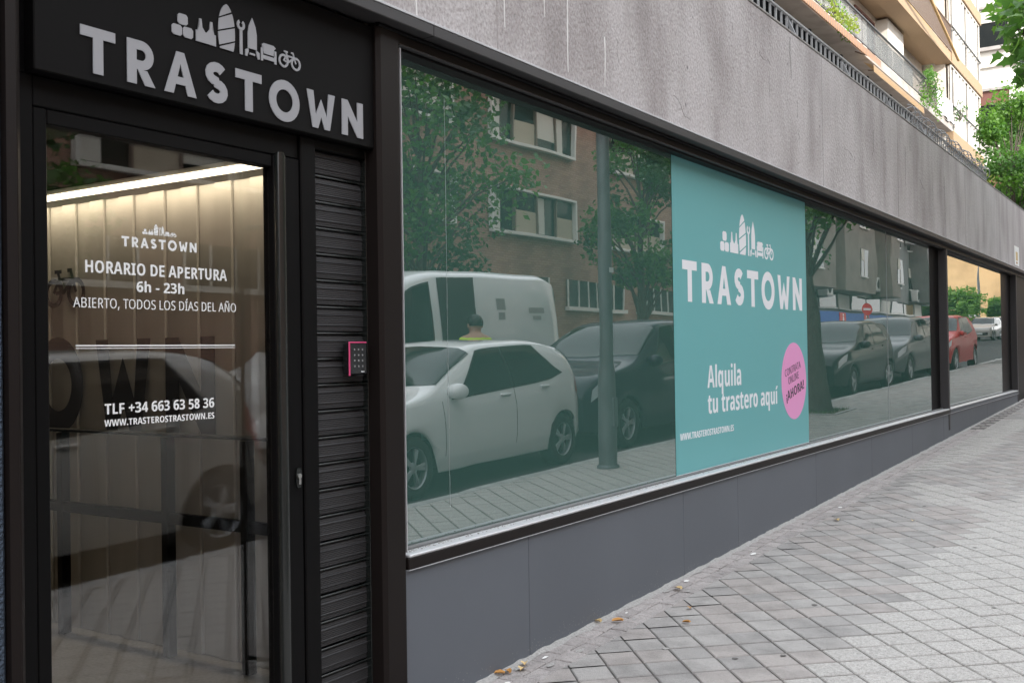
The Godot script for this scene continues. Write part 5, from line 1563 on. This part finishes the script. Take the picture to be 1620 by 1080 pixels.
		for k in 700:
			var gp = Vector3(r.randf_range(-0.5, 0.5), 0.004, r.randf_range(-0.33, 0.33))
			var h = r.randf_range(0.02, 0.08); var d = Vector3(r.randfn() * 0.02, h, r.randfn() * 0.02)
			var sd = Vector3(r.randfn(), 0, r.randfn()).normalized() * 0.004
			gr.tri(gp - sd, gp + sd, gp + d, Vector3(0, 0.3, 1))
		var go = put("grass", gr, M.grass, tp)
		go.set_meta("kind", "stuff")

# ---------------------------------------------------------------- person: one skin from smoothly joined tapered capsules
func build_person(at):
	var bones = [
		[Vector3(0, 0.98, 0), Vector3(0, 1.18, 0), 0.150, 0.145, 1], [Vector3(0, 1.18, 0), Vector3(0, 1.40, 0), 0.150, 0.155, 1],
		[Vector3(-0.13, 1.42, 0), Vector3(0.13, 1.42, 0), 0.085, 0.085, 1], [Vector3(0, 1.42, 0), Vector3(0, 1.53, 0.01), 0.065, 0.055, 2],
		[Vector3(0, 1.60, 0.02), Vector3(0, 1.66, 0.015), 0.085, 0.098, 2],
		[Vector3(0.09, 0.95, 0), Vector3(0.10, 0.52, 0.02), 0.098, 0.062, 0], [Vector3(0.10, 0.52, 0.02), Vector3(0.11, 0.10, -0.02), 0.062, 0.042, 0], [Vector3(0.11, 0.05, -0.03), Vector3(0.13, 0.04, 0.15), 0.045, 0.036, 0],
		[Vector3(-0.09, 0.95, 0), Vector3(-0.10, 0.52, 0.03), 0.098, 0.062, 0], [Vector3(-0.10, 0.52, 0.03), Vector3(-0.11, 0.10, 0.0), 0.062, 0.042, 0], [Vector3(-0.11, 0.05, -0.01), Vector3(-0.13, 0.04, 0.17), 0.045, 0.036, 0],
		[Vector3(0.19, 1.42, 0), Vector3(0.25, 1.14, -0.02), 0.055, 0.042, 1], [Vector3(0.25, 1.14, -0.02), Vector3(0.24, 0.90, 0.08), 0.042, 0.030, 2],
		[Vector3(-0.19, 1.42, 0), Vector3(-0.25, 1.14, -0.02), 0.055, 0.042, 1], [Vector3(-0.25, 1.14, -0.02), Vector3(-0.24, 0.90, 0.08), 0.042, 0.030, 2]]
	for side in [1.0, -1.0]:
		var hx = 0.24 * side
		bones.append([Vector3(hx, 0.89, 0.085), Vector3(hx, 0.82, 0.10), 0.030, 0.034, 2])
		for f in 4:
			var o = Vector3(0, 0, (f - 1.5) * 0.021)
			bones.append([Vector3(hx, 0.815, 0.10) + o, Vector3(hx - 0.006 * side, 0.775, 0.103) + o, 0.0095, 0.009, 2])
			bones.append([Vector3(hx - 0.006 * side, 0.775, 0.103) + o, Vector3(hx - 0.02 * side, 0.745 + absf(f - 1.3) * 0.008, 0.103) + o, 0.009, 0.008, 2])
		bones.append([Vector3(hx, 0.865, 0.12), Vector3(hx - 0.012 * side, 0.81, 0.15), 0.013, 0.010, 2])
	var cell = 0.018
	var lo = Vector3(-0.34, -0.02, -0.22); var n = Vector3i(38, 100, 26)
	var field = PackedFloat32Array(); field.resize(n.x * n.y * n.z); field.fill(0.3)
	for b in bones:
		var rm = maxf(b[2], b[3]) + 0.07
		var a0 = (Vector3(minf(b[0].x, b[1].x), minf(b[0].y, b[1].y), minf(b[0].z, b[1].z)) - Vector3.ONE * rm - lo) / cell
		var a1 = (Vector3(maxf(b[0].x, b[1].x), maxf(b[0].y, b[1].y), maxf(b[0].z, b[1].z)) + Vector3.ONE * rm - lo) / cell
		var ab = b[1] - b[0]; var l2 = maxf(ab.length_squared(), 1e-9)
		var kk = 0.03 if b[2] > 0.02 else 0.006
		for y in range(maxi(0, int(a0.y)), mini(n.y, int(a1.y) + 2)):
			for z in range(maxi(0, int(a0.z)), mini(n.z, int(a1.z) + 2)):
				for x in range(maxi(0, int(a0.x)), mini(n.x, int(a1.x) + 2)):
					var p = lo + Vector3(x, y, z) * cell
					var t = clampf((p - b[0]).dot(ab) / l2, 0.0, 1.0)
					var d = (p - b[0] - ab * t).length() - lerpf(b[2], b[3], t)
					var i = x + n.x * (y + n.y * z)
					var c = field[i]
					var h = maxf(kk - absf(c - d), 0.0) / kk
					field[i] = minf(c, d) - h * h * kk * 0.25
	# surface nets
	var ids = {}
	var vs = PackedVector3Array()
	for z in n.z - 1:
		for y in n.y - 1:
			for x in n.x - 1:
				var i = x + n.x * (y + n.y * z)
				var vals = [field[i], field[i + 1], field[i + n.x], field[i + n.x + 1], field[i + n.x * n.y], field[i + n.x * n.y + 1], field[i + n.x * n.y + n.x], field[i + n.x * n.y + n.x + 1]]
				var neg = 0
				for q in vals: if q < 0: neg += 1
				if neg == 0 or neg == 8: continue
				var sum = Vector3(); var cnt = 0
				for e in [[0, 1], [2, 3], [4, 5], [6, 7], [0, 2], [1, 3], [4, 6], [5, 7], [0, 4], [1, 5], [2, 6], [3, 7]]:
					if (vals[e[0]] < 0) != (vals[e[1]] < 0):
						var t = vals[e[0]] / (vals[e[0]] - vals[e[1]])
						var p0 = Vector3(e[0] & 1, (e[0] >> 1) & 1, e[0] >> 2); var p1 = Vector3(e[1] & 1, (e[1] >> 1) & 1, e[1] >> 2)
						sum += p0.lerp(p1, t); cnt += 1
				ids[i] = vs.size()
				vs.append(lo + (Vector3(x, y, z) + sum / cnt) * cell)
	var faces = []
	for z in range(1, n.z - 1):
		for y in range(1, n.y - 1):
			for x in range(1, n.x - 1):
				var i = x + n.x * (y + n.y * z)
				for ax in 3:
					var st = [1, n.x, n.x * n.y][ax]
					if (field[i] < 0) == (field[i + st] < 0): continue
					var u = [n.x, n.x * n.y, 1][ax]; var w = [n.x * n.y, 1, n.x][ax]
					if ids.has(i) and ids.has(i - u) and ids.has(i - u - w) and ids.has(i - w):
						faces.append([ids[i], ids[i - u], ids[i - u - w], ids[i - w], field[i] < 0, ax])
	var mb = MB.new(); mb.use_col = true
	var nor = PackedVector3Array(); nor.resize(vs.size())
	for f in faces:
		var g = (vs[f[2]] - vs[f[0]]).cross(vs[f[3]] - vs[f[1]])
		var o = Vector3(); o[f[5]] = 1.0 if f[4] else -1.0
		if g.dot(o) < 0: g = -g
		for k in 4: nor[f[k]] += g
	for f in faces:
		var ce = (vs[f[0]] + vs[f[2]]) * 0.5
		mb.col = Color(0.02, 0.024, 0.04) if ce.y < 1.0 and absf(ce.x) < 0.2 else (Color(0.50, 0.70, 0.04) if ce.y < 1.47 and (ce.y > 1.12 or absf(ce.x) < 0.17) else Color(0.42, 0.24, 0.17))
		if ce.y < 0.09: mb.col = Color(0.02, 0.02, 0.02)
		mb.quad_n(vs[f[0]], vs[f[1]], vs[f[2]], vs[f[3]], nor[f[0]].normalized(), nor[f[1]].normalized(), nor[f[2]].normalized(), nor[f[3]].normalized())
	var s = thing("person", "person in a yellow green vest with short black hair beside the white van", "person", at, 0.5)
	var pm = mat("person_skin", [1, 1, 1], 0.75); pm.vertex_color_use_as_albedo = true
	put("figure", mb, pm, s)
	# short black hair: cap over crown and back of the head
	var hb = MB.new()
	for i in 14:
		for j in 20:
			var f = func(a, b):
				var th = PI * 0.62 * a / 14.0; var ph = TAU * b / 20.0
				var d = Vector3(sin(th) * cos(ph), cos(th), sin(th) * sin(ph))
				var front = clampf(d.z * 1.2, 0.0, 1.0)
				return Vector3(0, 1.665 + 0.02 * front, 0.008) + Vector3(d.x * 0.104, d.y * 0.112, d.z * 0.112) * (1.0 + 0.03 * sin(ph * 7.0 + th * 9.0))
			hb.quad(f.call(i, j), f.call(i, j + 1), f.call(i + 1, j + 1), f.call(i + 1, j), f.call(i, j) - Vector3(0, 1.62, 0))
	put("hair", hb, M.hair_black, s)
	var fb = MB.new()
	fb.tube([Vector3(0, 1.645, 0.10), Vector3(0, 1.615, 0.128), Vector3(0, 1.607, 0.108)], [0.008, 0.014, 0.012], 8)
	put("nose", fb, M.skin, s)
	for sx in [-0.035, 0.035]:
		var eb = MB.new()
		eb.lathe([Vector2(0.0, -0.006), Vector2(0.010, -0.003), Vector2(0.010, 0.003), Vector2(0.0, 0.006)], 10, Transform3D(Basis(Vector3(1, 0, 0), PI / 2), Vector3(sx, 1.645, 0.100)))
		put("eye", eb, M.trim_black, s)
		var er = MB.new()
		er.box(Vector3(signf(sx) * 0.098 - 0.01, 1.60, -0.005), Vector3(signf(sx) * 0.098 + 0.01, 1.655, 0.025), 0.009)
		put("ear", er, M.skin, s)
	put("mouth", B(Vector3(-0.024, 1.572, 0.094), Vector3(0.024, 1.58, 0.104), 0.003), M.sign_red, s)

# ---------------------------------------------------------------- small things
func build_small():
	var spots = [[3.55, 0.07, 0.9, 0], [3.60, 0.10, 0.2, 1], [3.52, 0.055, 2.0, 0], [3.66, 0.075, 0.5, 1], [4.36, 0.05, 1.2, 1], [4.42, 0.13, 2.2, 0], [4.78, 0.33, 0.4, 0], [5.10, 0.13, 1.0, 1], [7.35, 0.32, 0.6, 1], [7.55, 0.78, 0.1, 1], [4.55, 0.42, 1.7, 0]]
	var names = ["brown dry leaf in the middle of the little heap by the wall", "pale dry leaf on top of the little heap by the wall", "brown dry leaf tucked against the wall in the little heap", "pale dry leaf at the uphill edge of the little heap", "single pale leaf lying on the mortar against the wall", "brown leaf lying across the small border bricks", "brown leaf on the first row of diagonal tiles", "pale leaf lying on the border bricks further uphill", "pale leaf on the tiles under the teal poster", "pale leaf out in the middle of the tiles under the poster", "brown leaf in a joint of the second row of diagonal tiles"]
	for k in spots.size():
		var q = spots[k]
		var o = MB.new()
		var r = RandomNumberGenerator.new(); r.seed = 300 + k
		var s = r.randf_range(0.022, 0.042)
		var ce = Vector3(0, 0.006, 0)
		var pr = null
		for j in 11:
			var a = TAU * j / 10.0
			var d = s * (0.75 + 0.35 * cos(a) + 0.14 * sin(a * 3.0))
			var w = Vector3(cos(a) * d, 0.003 + 0.012 * absf(sin(a)) + (r.randf() * 0.004 if j % 10 else 0.002), sin(a) * d * 0.62)
			if pr != null: o.tri(ce, pr, w, Vector3.UP)
			pr = w
		var n = put(numbered("fallen_leaf"), o, M.leaf_dry if q[3] == 0 else M.leaf_dry_pale)
		n.transform = Transform3D(Basis(Vector3.UP, q[2]), Vector3(q[0], gy(q[0], q[1]) + 0.003, q[1]))
		tag(n, names[k], "leaf", "fallen leaves along the wall")
	# flattened gum and spots on the pavement
	for k in 16:
		var r = RandomNumberGenerator.new(); r.seed = 900 + k
		var x = r.randf_range(3.6, 9.5); var z = r.randf_range(0.35, 1.9)
		var o = MB.new(); var pl = []
		var s = r.randf_range(0.008, 0.02)
		for j in 9: pl.append(Vector2(cos(TAU * j / 9) * s * r.randf_range(0.7, 1.2), sin(TAU * j / 9) * s * r.randf_range(0.7, 1.2)))
		o.ext(pl, 0.0, 0.0012, Transform3D(Basis(Vector3(1, 0, 0), -PI / 2), Vector3(x, gy(x, z) + 0.002, z)))
		var pale_spot = k % 4 == 0
		put("gum_spot", o, M.mortar if pale_spot else M.joint, get_node("pavement"))
	# notice on the concrete at the far end
	var nt = thing("wall_notice", "small white notice with a reddish figure on the concrete band", "notice")
	put("sheet", B(Vector3(18.42, 2.62, 0.031), Vector3(18.93, 2.93, 0.035)), M.vinyl_white, nt)
	put("print", B(Vector3(18.55, 2.70, 0.0351), Vector3(18.78, 2.84, 0.0358)), M.leaf_dry_pale, nt)
	put("print", B(Vector3(18.60, 2.65, 0.0351), Vector3(18.74, 2.68, 0.0358)), M.leaf_dry, nt)
	# grit along the sill
	var g = MB.new(); var r2 = RandomNumberGenerator.new(); r2.seed = 66
	for k in 420:
		var x = 3.0 + pow(r2.randf(), 1.6) * 6.0
		var s = r2.randf_range(0.0008, 0.0028)
		var gz = r2.randf_range(-0.032, 0.0)
		g.box(Vector3(x, 0.6002, gz), Vector3(x + s * 2, 0.6002 + s, gz + s * 1.5))
	var go = put("sill_grit", g, M.mortar)
	go.set_meta("kind", "stuff")
	tag(go, "pale grit and dust lying along the window sill", "grit")
